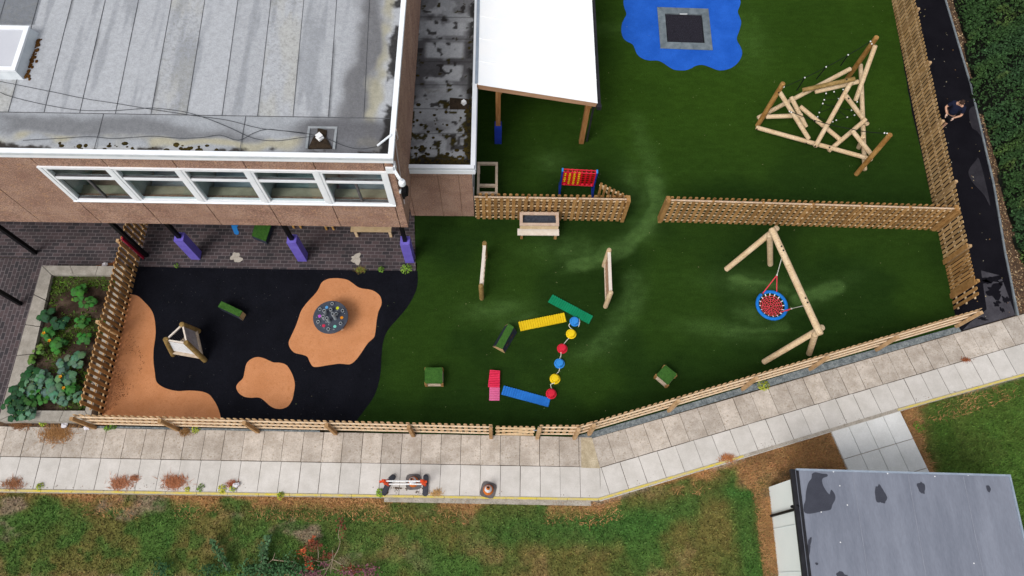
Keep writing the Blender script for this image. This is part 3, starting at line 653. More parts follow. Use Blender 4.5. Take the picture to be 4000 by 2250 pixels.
lp.build('felt_lap', mat('dark_felt_lap', K(84, 86, 90), K(110, 112, 116), 3, .9), roof, smooth=False)  # felt laps as thin dark grey strips
mo = MB(); rr = random.Random(4)
for i in range(150):                                                              # moss clumps collected at the eaves
    if i < 100: u, v = rr.uniform(4.4, 15.5), abs(rr.gauss(.2, .07)) ; 
    else: u, v = abs(rr.gauss(.2, .1)), rr.uniform(1.0, 9)
    if i < 100 and vn([u], [0], .9, 70)[0] < .42: continue
    p = BL(u, v, RS-.05); s = rr.uniform(.02, .075); mo.ball(p, (s*rr.uniform(.8, 1.8), s, s*.5), 7, 5)
tag(mo.build('moss', moss, roof), kind='stuff')
dq = [roof_uv(1212, 502), roof_uv(1309, 502), roof_uv(1300, 582), roof_uv(1204, 582)]
uu0, uu1 = dq[1][0], dq[0][0]; vv0, vv1 = dq[2][1], dq[0][1]
d_ = MB()
for (a, b, c_, d2) in ((uu0-.06, uu0, vv0, vv1+.06), (uu1, uu1+.06, vv0, vv1+.06), (uu0, uu1, vv1, vv1+.06)): bbox(d_, a, b, c_, d2, RS-.02, RS+.02)
d_.build('outlet_rim', mat('felt_upstand', K(140, 146, 150), K(160, 164, 168), 5, .9), roof, smooth=False)
d_ = MB(); d_.prism([(p.x, p.y) for p in [BL(u, v, 0) for u, v in ((uu0+.02, vv0+.02), (uu1-.02, vv0), (uu1-.1, vv0+.3), (uu1-.2, vv0+.5), (uu0+.45, vv0+.62), (uu0+.2, vv0+.55), (uu0+.2, vv0+.35))]], RS-.03, RS+.018)
d_.build('silt', silt, roof)
d_ = MB(); p = BL((uu0+uu1)/2+.03, (vv0+vv1)/2, RS); d_.lathe(p, [(.11, 0), (.11, .07), (.06, .1), (.06, .13), (.1, .14), (.1, .16)], 4); d_.build('outlet_cover', clip_white, roof, smooth=False)
cb_ = MB()                                                                        # cables lying across the felt
for path in ([(0, 318), (200, 358), (330, 385), (460, 405), (580, 425), (760, 452), (890, 470), (1010, 500), (1120, 512), (1190, 520), (1255, 535)],
             [(0, 360), (45, 378), (180, 410), (310, 430), (440, 432), (540, 425), (600, 422), (710, 435), (800, 460), (900, 500), (990, 540), (1080, 550), (1200, 535), (1270, 540), (1340, 568), (1400, 582), (1460, 575), (1478, 570)],
             [(90, 548), (240, 540), (350, 534), (440, 541), (540, 535), (600, 532), (700, 540), (790, 537), (860, 528), (930, 548), (990, 520), (1040, 505), (1100, 510), (1190, 522)]):
    cb_.tube(curve_pts([G(x, y, RS+.03) for x, y in path], 4), .007, 5)
cb_.build('roof_cable', cable_mat, roof)
# rooflight
s0, s1, s2_, s3 = G(122, 106, RS+.3), G(88, 275, RS+.3), None, None
ub, vb = .2+(s1-Vector((ca.x, ca.y, 0))).dot(wx), -(s1-Vector((ca.x, ca.y, 0))).dot(wn); ut, vt = (s0-Vector((ca.x, ca.y, 0))).dot(wx), -(s0-Vector((ca.x, ca.y, 0))).dot(wn)
sk = MB(); bb = [BL(ub-.07, vb-.07, RS-.01), BL(ub+1.9, vb-.07, RS-.01), BL(ub+1.9, vt+.07, RS-.01), BL(ub-.07, vt+.07, RS-.01)]; tt = [BL(ub, vb, RS+.26), BL(ub+1.8, vb, RS+.26), BL(ub+1.8, vt, RS+.26), BL(ub, vt, RS+.26)]
sk.hull8(bb, tt); sko = sk.build('rooflight', fascia_grey, building, smooth=False)
sk = MB()
for a, b, c_, d2 in ((ub-.02, ub+1.8, vb-.02, vb+.1), (ub-.02, ub+1.8, vt-.1, vt+.02), (ub-.02, ub+.1, vb+.1, vt-.1), (ub+1.7, ub+1.8, vb+.1, vt-.1)): bbox(sk, a, b, c_, d2, RS+.262, RS+.33)
sk.build('rooflight_frame', white_pvc, sko, smooth=False)
sk = MB(); bbox(sk, ub+.1, ub+1.7, vb+.1, vt-.1, RS+.263, RS+.3); sk.build('rooflight_dome', mat('opal_glazing', K(206, 208, 216), K(216, 218, 224), .5, .25, fine=.02), sko, smooth=False)
mo = MB()
for i in range(60): p = BL(ub-.1-abs(rr.gauss(0, .06)), rr.uniform(vb-.05, vt-.15), RS+.01); s = rr.uniform(.02, .05); mo.ball(p, (s, s*1.4, s*.6), 6, 4)
tag(mo.build('moss', mat('brown_moss', K(74, 46, 14), K(98, 64, 22), 12, .95, fine=.35, bscale=50), sko), kind='stuff')
# black posts, four of them with foam pads
def post(px, py, pad=None, hide=0.0):
    p = G(px, py); b = MB(); b.box((p.x, p.y, ZB0/2), (.115, .115, ZB0-.005)); o = b.build('post', black_paint, building, smooth=False)
    if pad is not None:
        b = MB(); zt = 1.45; s = .15; i_ = .064
        for sx, sy, w_, d2 in ((0, -(s+i_)/2, 2*s, s-i_), (0, (s+i_)/2, 2*s, s-i_), (-(s+i_)/2, 0, s-i_, 2*i_), ((s+i_)/2, 0, s-i_, 2*i_)): b.box((p.x+sx, p.y+sy, zt/2), (w_, d2, zt-.01))
        b.build('post_pad', pad, o, smooth=False)
    return o
post(768, 999, purple); post(1184, 1006, purple); post(1602, 1012, purple)
pr = post(574, 1000); b = MB(); p = G(574, 1000); b.box((p.x-.085, p.y-.03, .78), (.05, .2, 1.5)); b.build('post_pad', red_pad, pr, smooth=False)
post(140, 989); post(82, 1188); post(-150, 975)
# white overflow and conduit running down the south-east corner
b = MB(); b.tube([G(1474, 569, RS+.12), G(1527, 527, FZ+.03)], .028, 8); b.build('overflow_pipe', white_pvc, building)
c0 = BL(-.03, 0, 0)
b = MB(); b.tube([BL(-.10, .78, FZ+.02), BL(-.11, .75, ZT-.1), BL(-.03, .7, ZT-.2), BL(-.03, .12, WB-.2)], .018, 8); b.build('conduit', mat('grey_pink_conduit', K(208, 196, 194), K(220, 208, 206), 4, .5), building)

# ------------------------------------------------------------------ camera and floodlight at the corner
camth = thing('security_camera', 'white dome security camera on a bracket at the building corner', 'security camera', BL(0, 0, 5.2))
b = MB(); b.box(BL(.09, -.03, 5.93), (.2, .05, .26)); b.box(BL(-.03, .08, 5.93), (.05, .18, .26)); b.bar(BL(-.02, -.03, 5.92), BL(-.15, -.19, 5.78), .07, .09); b.bar(BL(-.15, -.19, 5.78), BL(-.2, -.21, 5.74), .06, .07)
b.build('bracket', white_pvc, camth, smooth=False)
q = BL(-.2, -.21, 5.62); b = MB(); b.lathe(q, [(.095, -.08), (.1, .0), (.08, .07), (.03, .1)], 16); b.build('camera_housing', white_pvc, camth)
b = MB(); b.ball(q+Vector((0, 0, -.08)), (.085, .085, .09), 14, 8); b.build('camera_dome', black_paint, camth)
zf = 4.85
fl = thing('floodlight', 'black ribbed floodlight fixed to the building corner below the security camera', 'floodlight', BL(-.1, -.1, zf))
b = MB(); b.box(BL(-.15, -.02, zf), (.13, .26, .22)); b.box(BL(-.14, -.15, zf-.1), (.06, .1, .1))
for k in range(5): b.box(BL(-.235, -.12+.05*k, zf), (.05, .018, .21))
b.build('lamp_body', black_paint, fl, smooth=False); b = MB(); b.box(BL(-.045, .02, zf-.1), (.09, .1, .08)); b.build('lamp_bracket', fascia_grey, fl, smooth=False)

# ------------------------------------------------------------------ low link block with mossy flat roof
LZ = 3.15; l_sw, l_se = G(1608, 842), G(1853, 846)
LX0, LX1, LY = l_sw.x, l_se.x, 11.78
link = thing('link_block', 'low flat roofed block with mossy grey roof beside the taller building', 'building', (-1.9, LY+3, 0))
b = MB()
for x0, x1 in ((LX0, LX0+.12), (LX0+.14, LX0+1.1), (LX0+1.115, LX1-.42), (LX1-.405, LX1)):
    b.box(((x0+x1)/2, LY+.1, 1.3), (x1-x0, .2, 2.6)); b.box(((x0+x1)/2, LY+.1, 2.88), (x1-x0, .2, .53))
b.build('wall', aggregate, link, smooth=False)
b = MB(); b.box(((LX0+LX1)/2, LY+.11, 1.55), (LX1-LX0-.02, .17, 3.1)); b.build('wall_joint', sealant, link, smooth=False)
b = MB(); b.box((LX1-.09, LY+7.2, 1.55), (.18, 14, 3.1)); 
b.build('side_wall', mat('white_boarded_wall', K(236, 236, 232), K(246, 246, 242), 3, .8, stretch=(1, .2, 4)), link, smooth=False)
b = MB()
for i, z in enumerate((.6, 1.5, 2.3)): b.tube([Vector((LX1+.012, LY+.3, z)), Vector((LX1+.012, LY+13, z+.1))], .012, 6)
b.build('wall_cable', cable_mat, link)
def link_col(X, Y):
    c = np.tile(np.array(K(122, 122, 124)), (len(X), 1)); c = mixc(c, K(160, 162, 164), ss(vn(X, Y, 1.5, 101, 4), .48, .60)); c = mixc(c, K(78, 76, 78), ss(vn(X, Y, 1.1, 104, 4), .50, .64)*.9*(1-.6*(1-ss(Y-LY, 2.0, 3.4))))
    x, y = X-LX0, Y-LY; near = 1-ss(y, 2.0, 3.4)
    c = mixc(c, K(158, 160, 162), near*ss(vn(X, Y, 1.6, 106, 3), .38, .55)*.9)
    edge = np.maximum.reduce([1-ss(x, .12, .45), 1-ss(LX1-X, .10, .30), 1-ss(y, .15, .45)])
    c = mixc(c, K(56, 50, 22), ss(np.clip(edge*near*.42+.05*near, 0, 1)+vn(X, Y, 4.6, 110, 5)-.5, .17, .22))
    c = mixc(c, K(178, 180, 182), ss(np.minimum(x-.5, LX1-X-.25)*2, 0, .4)*(1-near)*ss(np.abs((y-.72) % .92-.46), .1, .2)*ss(vn(X, Y, 1.3, 117, 5), .48, .54)*.9)
    c = mixc(c, K(34, 32, 30), edge*ss(vn(X, Y, 3.6, 112, 5), .48, .54)*.9)
    c = mixc(c, K(44, 40, 38), ss(vn(X, Y, 4.5, 115, 2), .72, .78)*.9)
    ln = np.abs((y-.72) % .92-.46); c = mixc(c, K(60, 58, 58), (1-ss(ln, .01, .03))*.6)
    return c*(.88+.24*vn(X, Y, 15, 119, 2))[:, None]
lr = painted('roof', LX0-.03, LX1+.02, LY-.03, LY+14, .04, link_col, paint_attr, lambda X, Y: np.full(len(X), LZ+.1)+.02*(vn(X, Y, 2.5, 3)-.5), None, link, link.location)
b = MB(); b.box(((LX0+LX1)/2, LY-.09, LZ+.215), (LX1-LX0+.2, .12, .03)); b.box((LX1+.06, LY+6.9, LZ+.216), (.14, 13.85, .03)); b.box(((LX0+LX1)/2, LY-.13, LZ-.01), (LX1-LX0+.26, .05, .2)); b.box((LX1+.125, LY+6.95, LZ-.01), (.05, 14.1, .2))
b.box((LX0+.035, LY+6.9, LZ+.19), (.05, 13.8, .16)); b.build('fascia', white_pvc, link, smooth=False)
b = MB(); b.box(((LX0+LX1)/2, LY-.11, LZ+.145), (LX1-LX0+.22, .06, .108)); b.box((LX1+.09, LY+6.93, LZ+.146), (.07, 13.95, .108)); b.build('fascia_step', fascia_grey, link, smooth=False)
pq = [G(1800+x*.45549, y*.45549, LZ+.12) for x, y in ((-95, 840), (60, 850), (60, 935), (-95, 935))]
b = MB(); b.prism([(p.x, p.y) for p in pq], LZ+.09, LZ+.135); b.build('silt', silt, lr)
p = G(1812, 405, LZ+.13); b = MB(); b.lathe(p, [(.09, 0), (.09, .06), (.05, .08), (.05, .1), (.085, .11), (.085, .13)], 4); b.build('outlet_cover', clip_white, lr, smooth=False)
mo = MB()
for i in range(240):
    k = rr.random()
    if k < .45: x, y = LX0+abs(rr.gauss(.16, .1)), LY+rr.uniform(.1, 4.5)
    elif k < .75: x, y = rr.uniform(LX0+.1, LX1-.1), LY+abs(rr.gauss(.16, .12))
    elif k < .9: x, y = LX1-abs(rr.gauss(.14, .06)), LY+rr.uniform(.1, 2.5)
    else: x, y = rr.uniform(LX0+.3, LX1-.3), LY+rr.uniform(.3, 2.4)
    s = rr.uniform(.018, .05); mo.ball((x, y, LZ+.11), (s*rr.uniform(1, 1.8), s*rr.uniform(1, 1.6), s*.55), 6, 4)
tag(mo.build('moss', moss, lr), kind='stuff')

# ------------------------------------------------------------------ canopy
cano = thing('canopy', 'white lean-to canopy roof on brown timber posts over the dark turf', 'canopy', (1.4, 16.5, 0))
zl, zr = 3.42, 2.52; c1, c2 = G(1866, 331, zl), G(2334, 400, zr); xl, xr = c1.x, c2.x; yb = (c1.y+c2.y)/2; yt = yb+8.5
def cz(x): return zl+(zr-zl)*(x-xl)/(xr-xl)
b = MB(); nb = 9; pw = .93
for i in range(nb):
    y0, y1 = yb+i*pw+.002, yb+(i+1)*pw-.002; b.hull8([(xl, y0, zl-.03), (xr, y0, zr-.03), (xr, y1, zr-.03), (xl, y1, zl-.03)], [(xl, y0, zl), (xr, y0, zr), (xr, y1, zr), (xl, y1, zl)])
b.build('roof_panel', canopy_mat, cano, smooth=False)
b = MB()
for i in range(nb+1): y = yb+i*pw; b.bar((xl, y, zl+.004), (xr, y, zr+.004), .035, .012)
b.build('glazing_bar', canopy_mat, cano, smooth=False)
b = MB(); dz = .14
b.bar((xl-.05, yb+.05, zl-dz), (xr-.02, yb+.05, zr-dz), .07, .2)
for i in range(1, 7): b.bar((xl, yb+i*1.4, zl-dz), (xr-.05, yb+i*1.4, zr-dz), .06, .16)
b.build('rafter', mat('rafter_timber', K(176, 134, 102), K(196, 156, 124), 4, .8, isl=.1, fine=.15, stretch=(.4, 3, 3)), cano, smooth=False)
b = MB(); b.box((xl-.04, (yb+yt)/2+.05, zl-.01), (.1, yt-yb, .06)); b.build('flashing', alu, cano, smooth=False)
b = MB(); b.box((xr+.055, (yb+yt)/2, zr-.08), (.11, yt-yb+.1, .12)); b.box((xr+.06, yb-.08, zr-.12), (.15, .12, .17)); b.build('gutter', dark_metal, cano, smooth=False)
def cpost(p, w, pad):
    b = MB(); zt = cz(p.x)-.22; b.box((p.x, p.y, zt/2), (w, w, zt)); b.box((p.x+w/2+.02, p.y, zt-.1), (.04, .1, .35)); o = b.build('post', mat('canopy_post_timber', K(142, 96, 54), K(170, 124, 78), 3, .75, fine=.2, bscale=20, stretch=(4, 4, .5)), cano, smooth=False)
    if pad: b = MB(); b.box((p.x, p.y-.1, .52), (.25, .08, 1.04)); b.box((p.x-.105, p.y+.02, .52), (.04, .2, 1.0)); b.box((p.x+.105, p.y+.02, .52), (.04, .2, 1.0)); b.build('post_pad', blue_pad, o, smooth=False)
pL, pR = G(1850+464*.207, 300+1235*.207), G(1850+2030*.207, 300+1262*.207)
cpost(Vector((pL.x, pL.y+.06, 0)), .165, True); cpost(Vector((pR.x, pR.y+.06, 0)), .165, False)
for k in (1, 2): cpost(Vector((pR.x, pR.y+k*3.4, 0)), .165, False); cpost(Vector((pL.x, pL.y+k*3.4, 0)), .165, True)
b = MB(); d0 = Vector((pR.x+.2, pR.y+.07, 0)); b.tube([Vector((xr+.06, yb-.06, zr-.2)), Vector((d0.x+.1, d0.y, zr-.34)), d0+Vector((0, 0, zr-.5)), d0+Vector((0, 0, .06))], .036, 8); b.build('downpipe', dark_metal, cano)

# ------------------------------------------------------------------ fences
def picket(b, base, u, n, w, h, t=.02, z0=.04):
    """upright board with a rounded head; u along the fence, n across it"""
    pr = [(-w/2, z0), (w/2, z0), (w/2, h-w*.32), (w*.32, h-w*.08), (0, h), (-w*.32, h-w*.08), (-w/2, h-w*.32)]
    f = [base+u*a+n*(-t/2)+Vector((0, 0, z)) for a, z in pr]; k = [base+u*a+n*(t/2)+Vector((0, 0, z)) for a, z in pr]; N = len(pr)
    b.add(f+k, [tuple(range(N)), tuple(reversed(range(N, 2*N)))] + [(i, N+i, N+(i+1) % N, (i+1) % N) for i in range(N)])
def fence(name, label, cat, pts, posts, h, side, pm=wood, rm=rail_wood, double=False, hand=False, pw=.105, pitch=.188, group=None, rails=(.22, .68, 1.14), post_h=None, post_m=None, post_w=.09, wides=(), rs=(.04, .045)):
    """pts: line of the fence on the ground; side +1: pickets stand to the left of the line, posts to the right"""
    pts = [Vector((p[0], p[1], 0)) for p in pts]
    t = thing(name, label, cat, pts[0], group); post_h = post_h or h-.06
    for i in range(len(pts)-1):
        a, c = pts[i], pts[i+1]; u = (c-a); L = u.length; u /= L; n = Vector((-u.y, u.x, 0))*side
        nb = max(1, round(L/1.9)); np_ = int(L/pitch); b = None
        for k in range(np_+1):
            s = min(max(k*pitch+pitch/2, pw/2), L-pw/2)
            if k % 11 == 0:
                if b and b.v: b.build('picket_panel', pm, t, smooth=False)
                b = MB()
            picket(b, a+u*s+n*.036, u, n, pw, h-(.01 if double else 0)+random.uniform(-.018, .012))
        if b and b.v: b.build('picket_panel', pm, t, smooth=False)
        if double:
            b = MB()
            for k in range(np_): picket(b, a+u*(k*pitch+pitch)-n*.14, u, n, pw, h+random.uniform(-.006, .006))
            b.build('picket_panel', pm, t, smooth=False)
        for z in rails:
            b = MB(); b.bar(a+Vector((0, 0, z)), c+Vector((0, 0, z)), *rs)
            if double: b.bar(a-n*.105+Vector((0, 0, z)), c-n*.105+Vector((0, 0, z)), .03, .035)
            b.build('rail', rm, t, smooth=False)
        if hand:
            b = MB(); b.tube([a-n*.05+Vector((0, 0, h-.08)), c-n*.05+Vector((0, 0, h-.08))], .034, 10); b.build('handrail', mat('handrail_wood', K(196, 168, 140), K(214, 188, 160), 5, .8, fine=.15, bscale=30), t)
        for s in wides:                                        # single wide boards over a joint
            if i == s[0]: b = MB(); b.box(a+u*s[1]+n*(-.05 if double else .055)+Vector((0, 0, h*.49)), ((.12, .24, h*.98) if double else (.17, .03, h*.97)), rz=atan2(u.y, u.x)); b.build('cover_board', wood, t, smooth=False)
    for p in posts:
        i = min(range(len(pts)-1), key=lambda k: abs((p-pts[k]).cross((pts[k+1]-pts[k]).normalized()).length) + (0 if -.1 < (p-pts[k]).dot((pts[k+1]-pts[k]).normalized()) < (pts[k+1]-pts[k]).length+.1 else 9))
        u = (pts[i+1]-pts[i]).normalized(); n = Vector((-u.y, u.x, 0))*side
        b = MB(); q = Vector((p[0], p[1], 0)); q = pts[i]+u*(q-pts[i]).dot(u)-n*(.052 if double else .075)
        if double: b.lathe(q, [(post_w/2, 0), (post_w/2, post_h-.03), (post_w*.3, post_h)], 10)
        else: b.box(q+Vector((0, 0, post_h/2)), (post_w, post_w, post_h), rz=atan2(u.y, u.x))
        b.build('post', post_m or (wood if pm is wood else south_wood), t, smooth=double)
    return t
mfl0, mfl1 = Vector((LX1+.04, 11.70, 0)), ZJ(1395, 576); mfr0, mfr1 = ZJ(1688, 580), ZL(1722, 598)
fence('picket_fence', 'short double sided picket fence with handrail running from the low block to the gap', 'fence', [mfl0, mfl1], [mfl0+(mfl1-mfl0)*f for f in (.08, .34, .66, .985)], 1.5, -1, double=True, wides=((0, (mfl1-mfl0).length-.06),), post_h=1.49, hand=True, pitch=.2, pw=.108, rails=(.14, .54, .95, 1.34), group='picket fences')
fence('picket_fence', 'long double sided picket fence with handrail crossing the turf below the log climbing frame', 'fence', [mfr0, mfr1], [mfr0+(mfr1-mfr0)*f for f in (.012, .16, .33, .5, .665, .83, .985)], 1.5, -1, double=True, wides=((0, .06), (0, (mfr1-mfr0).length-.1)), post_h=1.49, hand=True, pitch=.2, pw=.108, rails=(.14, .54, .95, 1.34), group='picket fences')
b_g = thing('picket_gate', 'open picket gate swung back behind the short fence beside the red game', 'gate', mfl1+Vector((0, .2, 0)), 'picket gates')
g0, g1 = mfl1+Vector((-.02, .20, 0)), mfl1+Vector((-.95, .72, 0)); u = (g1-g0).normalized(); n = Vector((-u.y, u.x, 0)); b = MB(); L = (g1-g0).length
for k in range(7): picket(b, g0+u*(.06+k*(L-.12)/6)+n*.03, u, n, .085, 1.42)
b.build('picket_panel', wood, b_g, smooth=False)
for z in (.25, 1.2): b = MB(); b.bar(g0+Vector((0, 0, z)), g1+Vector((0, 0, z)), .045, .07); b.build('rail', rail_wood, b_g, smooth=False)
b = MB(); b.bar(g0+Vector((0, 0, .3))-n*.03, g1+Vector((0, 0, 1.14))-n*.03, .03, .06); b.build('brace', rail_wood, b_g, smooth=False)
# east fence with its own gate
E0, E1 = ZL(1868, 1240), ZL(1822, 890); E2, E3 = ZL(1795, 870), G(3488, 20); E3b = E3+(E3-E2).normalized()*6
gate_a, gate_b = ZL(1845, 1110), ZL(1800, 862)
def on_line(p, a, b): u = (b-a).normalized(); return a+u*(p-a).dot(u)
E_hi = E2; gate_b = E2-(E3-E2).normalized()*.03
ep = [on_line(G(x, y, 1.36), E_hi, E3b) for x, y in ((3591, 31), (3641, 241), (3689, 470), (3742, 706), (3799, 958))]; ep = [Vector((p.x, p.y, 0)) for p in ep]
fence('picket_fence', 'long picket fence beside the black tarmac path along the hedge', 'fence', [E_hi, E3b], ep + [E3+(E3-E2).normalized()*2.4], 1.4, 1, pitch=.168, pm=mat('grey_brown_pickets', K(158, 124, 78), K(186, 154, 110), 4, .8, isl=.22, fine=.15, bscale=35), group='picket fences', wides=((0, .06), (0, (mfr1-E_hi).length)))
fence('picket_fence', 'very short picket fence between the tarmac gate and the sloping fence corner', 'fence', [E0, gate_a], [E0.lerp(gate_a, .95)], 1.4, 1, group='picket fences', wides=((0, (gate_a-E0).length-.06),))
eg = thing('picket_gate', 'picket gate with a diagonal brace opening to the tarmac path', 'gate', gate_a, 'picket gates')
u = (gate_b-gate_a); L = u.length; u /= L; n = Vector((-u.y, u.x, 0)); b = MB()
for k in range(8): picket(b, gate_a+u*(.09+k*(L-.18)/7)+n*.03, u, n, .09, 1.36)
b.build('picket_panel', wood, eg, smooth=False)
for z in (.2, 1.2): b = MB(); b.bar(gate_a+u*.03+Vector((0, 0, z)), gate_b-u*.03+Vector((0, 0, z)), .045, .07); b.build('rail', rail_wood, eg, smooth=False)
b = MB(); b.bar(gate_a+u*.05+Vector((0, 0, .25))-n*.03, gate_b-u*.05+Vector((0, 0, 1.15))-n*.03, .03, .08); b.build('brace', rail_wood, eg, smooth=False)
# lower fence along the slab path: straight part, gate, then the sloping part
F0, F1 = G(372, 1662), G(1926, 1700); F2, F3, F4 = G(2094, 1702), G(2246, 1703), G(2297, 1688); F5 = G(3737, 1266)
def fp(x, y): return G(x, y)
fence('picket_fence', 'long low picket fence along the slab path beside the black rubber surface', 'fence', [F0, F1], [F0.lerp(F1, f) for f in (.002, .21, .41, .605, .80, .995)], 1.42, 1, pm=south_wood, rs=(.038, .045), rm=mat('south_rail', K(224, 196, 164), K(236, 214, 184), 5, .8, isl=.08, fine=.12, bscale=40), rails=(.3, .76, 1.22), pw=.105, pitch=.185, group='picket fences', post_m=mat('south_post', K(160, 122, 80), K(188, 150, 108), 3, .8, fine=.15), post_w=.1)
fence('picket_fence', 'short picket fence panel right of the slab path gate and bending at a post', 'fence', [F2, F3, F4], [F2+Vector((.03, 0, 0)), F3-Vector((.03, 0, 0)), F4], 1.45, 1, pm=south_wood, rs=(.038, .045), rm=mat('south_rail', K(224, 196, 164), K(236, 214, 184), 5, .8, isl=.08, fine=.12, bscale=40), rails=(.3, .8, 1.28), pw=.105, pitch=.185, group='picket fences', post_m=south_wood, post_w=.1)
fence('picket_fence', 'sloping picket fence beside grey gravel below the basket swing', 'fence', [F4, F5], [F4.lerp(F5, f) for f in (.205, .40, .583, .767, .995)], 1.42, 1, pm=south_wood, rs=(.038, .045), rm=mat('south_rail', K(224, 196, 164), K(236, 214, 184), 5, .8, isl=.08, fine=.12, bscale=40), rails=(.28, .74, 1.22), pw=.105, pitch=.185, group='picket fences', post_m=south_wood, post_w=.1)
sg = thing('picket_gate', 'closed low picket gate with crossed braces opening to the slab path', 'gate', F1+Vector((.06, 0, 0)), 'picket gates')
u = (F2-F1); L = u.length-.16; u.normalize(); n = Vector((-u.y, u.x, 0)); ga = F1+u*.08; gb2 = ga+u*L; b = MB()
for k in range(7): picket(b, ga+u*(.07+k*(L-.14)/6)+n*.03, u, n, .1, 1.26)
b.build('picket_panel', south_wood, sg, smooth=False)
for z in (.12, .64, 1.12): b = MB(); b.bar(ga+Vector((0, 0, z)), gb2+Vector((0, 0, z)), .036, .045); b.build('rail', rail_wood, sg, smooth=False)
for za, zb2 in ((.18, .6), (.70, 1.08)): b = MB(); b.bar(ga+Vector((0, 0, za))-n*.012, gb2+Vector((0, 0, zb2))-n*.012, .03, .035); b.build('brace', rail_wood, sg, smooth=False)
b = MB(); b.box(gb2+u*.02-n*.05+Vector((0, 0, 1.1)), (.16, .02, .03)); b.build('latch', alu, sg, smooth=False)
# fence between the planting bed and the rubber surface
Q0, Q1 = G(400, 1622), G(551, 980); Q2 = Q1+(Q1-Q0).normalized()*3.0
lf = fence('picket_fence', 'brown picket fence between the squash bed and the orange rubber corner', 'fence', [Q0, Q2], [Q0.lerp(Q2, f) for f in (.3, .62, .96)], 1.42, -1, group='picket fences', pm=mat('lightened_pickets', K(166, 120, 68), K(192, 148, 94), 5, .75, isl=.24, fine=.18, bscale=35), rm=mat('shaded_rail_wood', K(190, 158, 118), K(208, 178, 138), 5, .8, fine=.12), rails=(.2, .72, 1.24), pitch=.19)  # treated wood lightened in colour to offset this fence's shaded face; rails darkened
u = (Q2-Q0).normalized(); n = Vector((u.y, -u.x, 0)); b = MB()
for k in range(6): s = .9+k*.95; p = Q0+u*s+n*.0+Vector((0, 0, .35)); b.tube([p-n*.03, p-n*.03+Vector((0, 0, .62))], .03, 8)
b.build('music_pipe', mat('brown_pipe', K(128, 100, 86), K(148, 118, 102), 5, .6), lf)

# ------------------------------------------------------------------ trees and hedge: many leaf faces over a core coloured near black for the shade inside
def leaf_cloud(name, C, Nrm, cols, size, parent=None, origin=(0, 0, 0), seed=1):
    """each leaf a small folded quad at C facing roughly Nrm"""
    R = np.random.default_rng(seed); n = len(C); d = Nrm+R.normal(0, .55, (n, 3)); d /= np.linalg.norm(d, axis=1, keepdims=True)
    t = np.cross(d, R.normal(0, 1, (n, 3))); t /= np.linalg.norm(t, axis=1, keepdims=True); s = np.cross(d, t)
    L = (size*R.uniform(.6, 1.4, n))[:, None]; w = L*.55
    V = np.stack([C-t*L, C+s*w+d*L*.12, C+t*L, C-s*w+d*L*.12], 1).reshape(-1, 3)
    return np_mesh(name, V, np.arange(4*n).reshape(-1, 4), leaf_attr, np.repeat(cols, 4, 0), parent, origin)
hx = [(EDGE[0]+e_dir*7)+Vector((.5, 0, 0))]
HW = [G(3672, -40)+e_dir*7+Vector((.55, 0, 0)), G(3706, -40)+Vector((.1, 0, 0)), G(3758, 150), G(3788, 290), G(3792, 380), G(3844, 480), G(3888, 640), G(3922, 800), G(3955, 940), G(4010, 1120), G(4075, 1210)]
hpoly = [(p.x, p.y) for p in HW] + [(HW[-1].x+2, HW[-1].y+.4), (28, 10), (28, 30), (HW[0].x, HW[0].y)]
hedge = thing('hedge', 'tall dense dark green hedge along the tarmac path', 'hedge', (19.5, 16, 0))
hwl = [(p.x, p.y) for p in HW]
def hedge_h(X, Y, d): return (.25+1.75*(1-np.exp(-d*1.5)))*(.78+.5*vn(X, Y, .75, 201, 3))
gx = np.arange(15.4, 27, .14); gy = np.arange(9.0, 26, .14)
def core_z(X, Y):
    d = line_dist(X, Y, hwl); return hedge_h(X, Y, d)-.34
core = painted('shade_core', 15.4, 25, 8.8, 25, .15, lambda X, Y: np.tile(np.array(K(12, 16, 8)), (len(X), 1)), leaf_attr, core_z, hpoly, hedge, hedge.location)
R = np.random.default_rng(5); N = 230000; X, Y = R.uniform(15.3, 24.5, N), R.uniform(8.8, 24.5, N); k = inside(hpoly, X, Y); X, Y = X[k], Y[k]
d = line_dist(X, Y, hwl); H = hedge_h(X, Y, d); cl = vn(X, Y, 2.0, 210, 4); k = R.random(len(X)) < .35+1.1*ss(cl, .35, .62); X, Y, d, H, cl = X[k], Y[k], d[k], H[k], cl[k]
dz = np.abs(R.normal(0, .13, len(X))); Z = H-dz+.3*(cl-.5)*2
c = np.tile(np.array(K(48, 74, 38)), (len(X), 1)); c = mixc(c, K(78, 100, 46), ss(vn(X, Y, .9, 220, 4), .45, .75)*.6); c = mixc(c, K(46, 74, 50), ss(vn(X, Y, .7, 225, 4), .5, .75)*.5)
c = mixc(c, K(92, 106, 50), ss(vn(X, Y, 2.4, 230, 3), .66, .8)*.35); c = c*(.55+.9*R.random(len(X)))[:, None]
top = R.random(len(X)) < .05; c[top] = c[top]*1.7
nr = np.stack([-.35*np.exp(-d*1.2), -.1*np.ones(len(X)), np.ones(len(X))], 1)
leaf_cloud('foliage', np.stack([X, Y, Z], 1), nr, c*1.12, .05, hedge, hedge.location, 6)

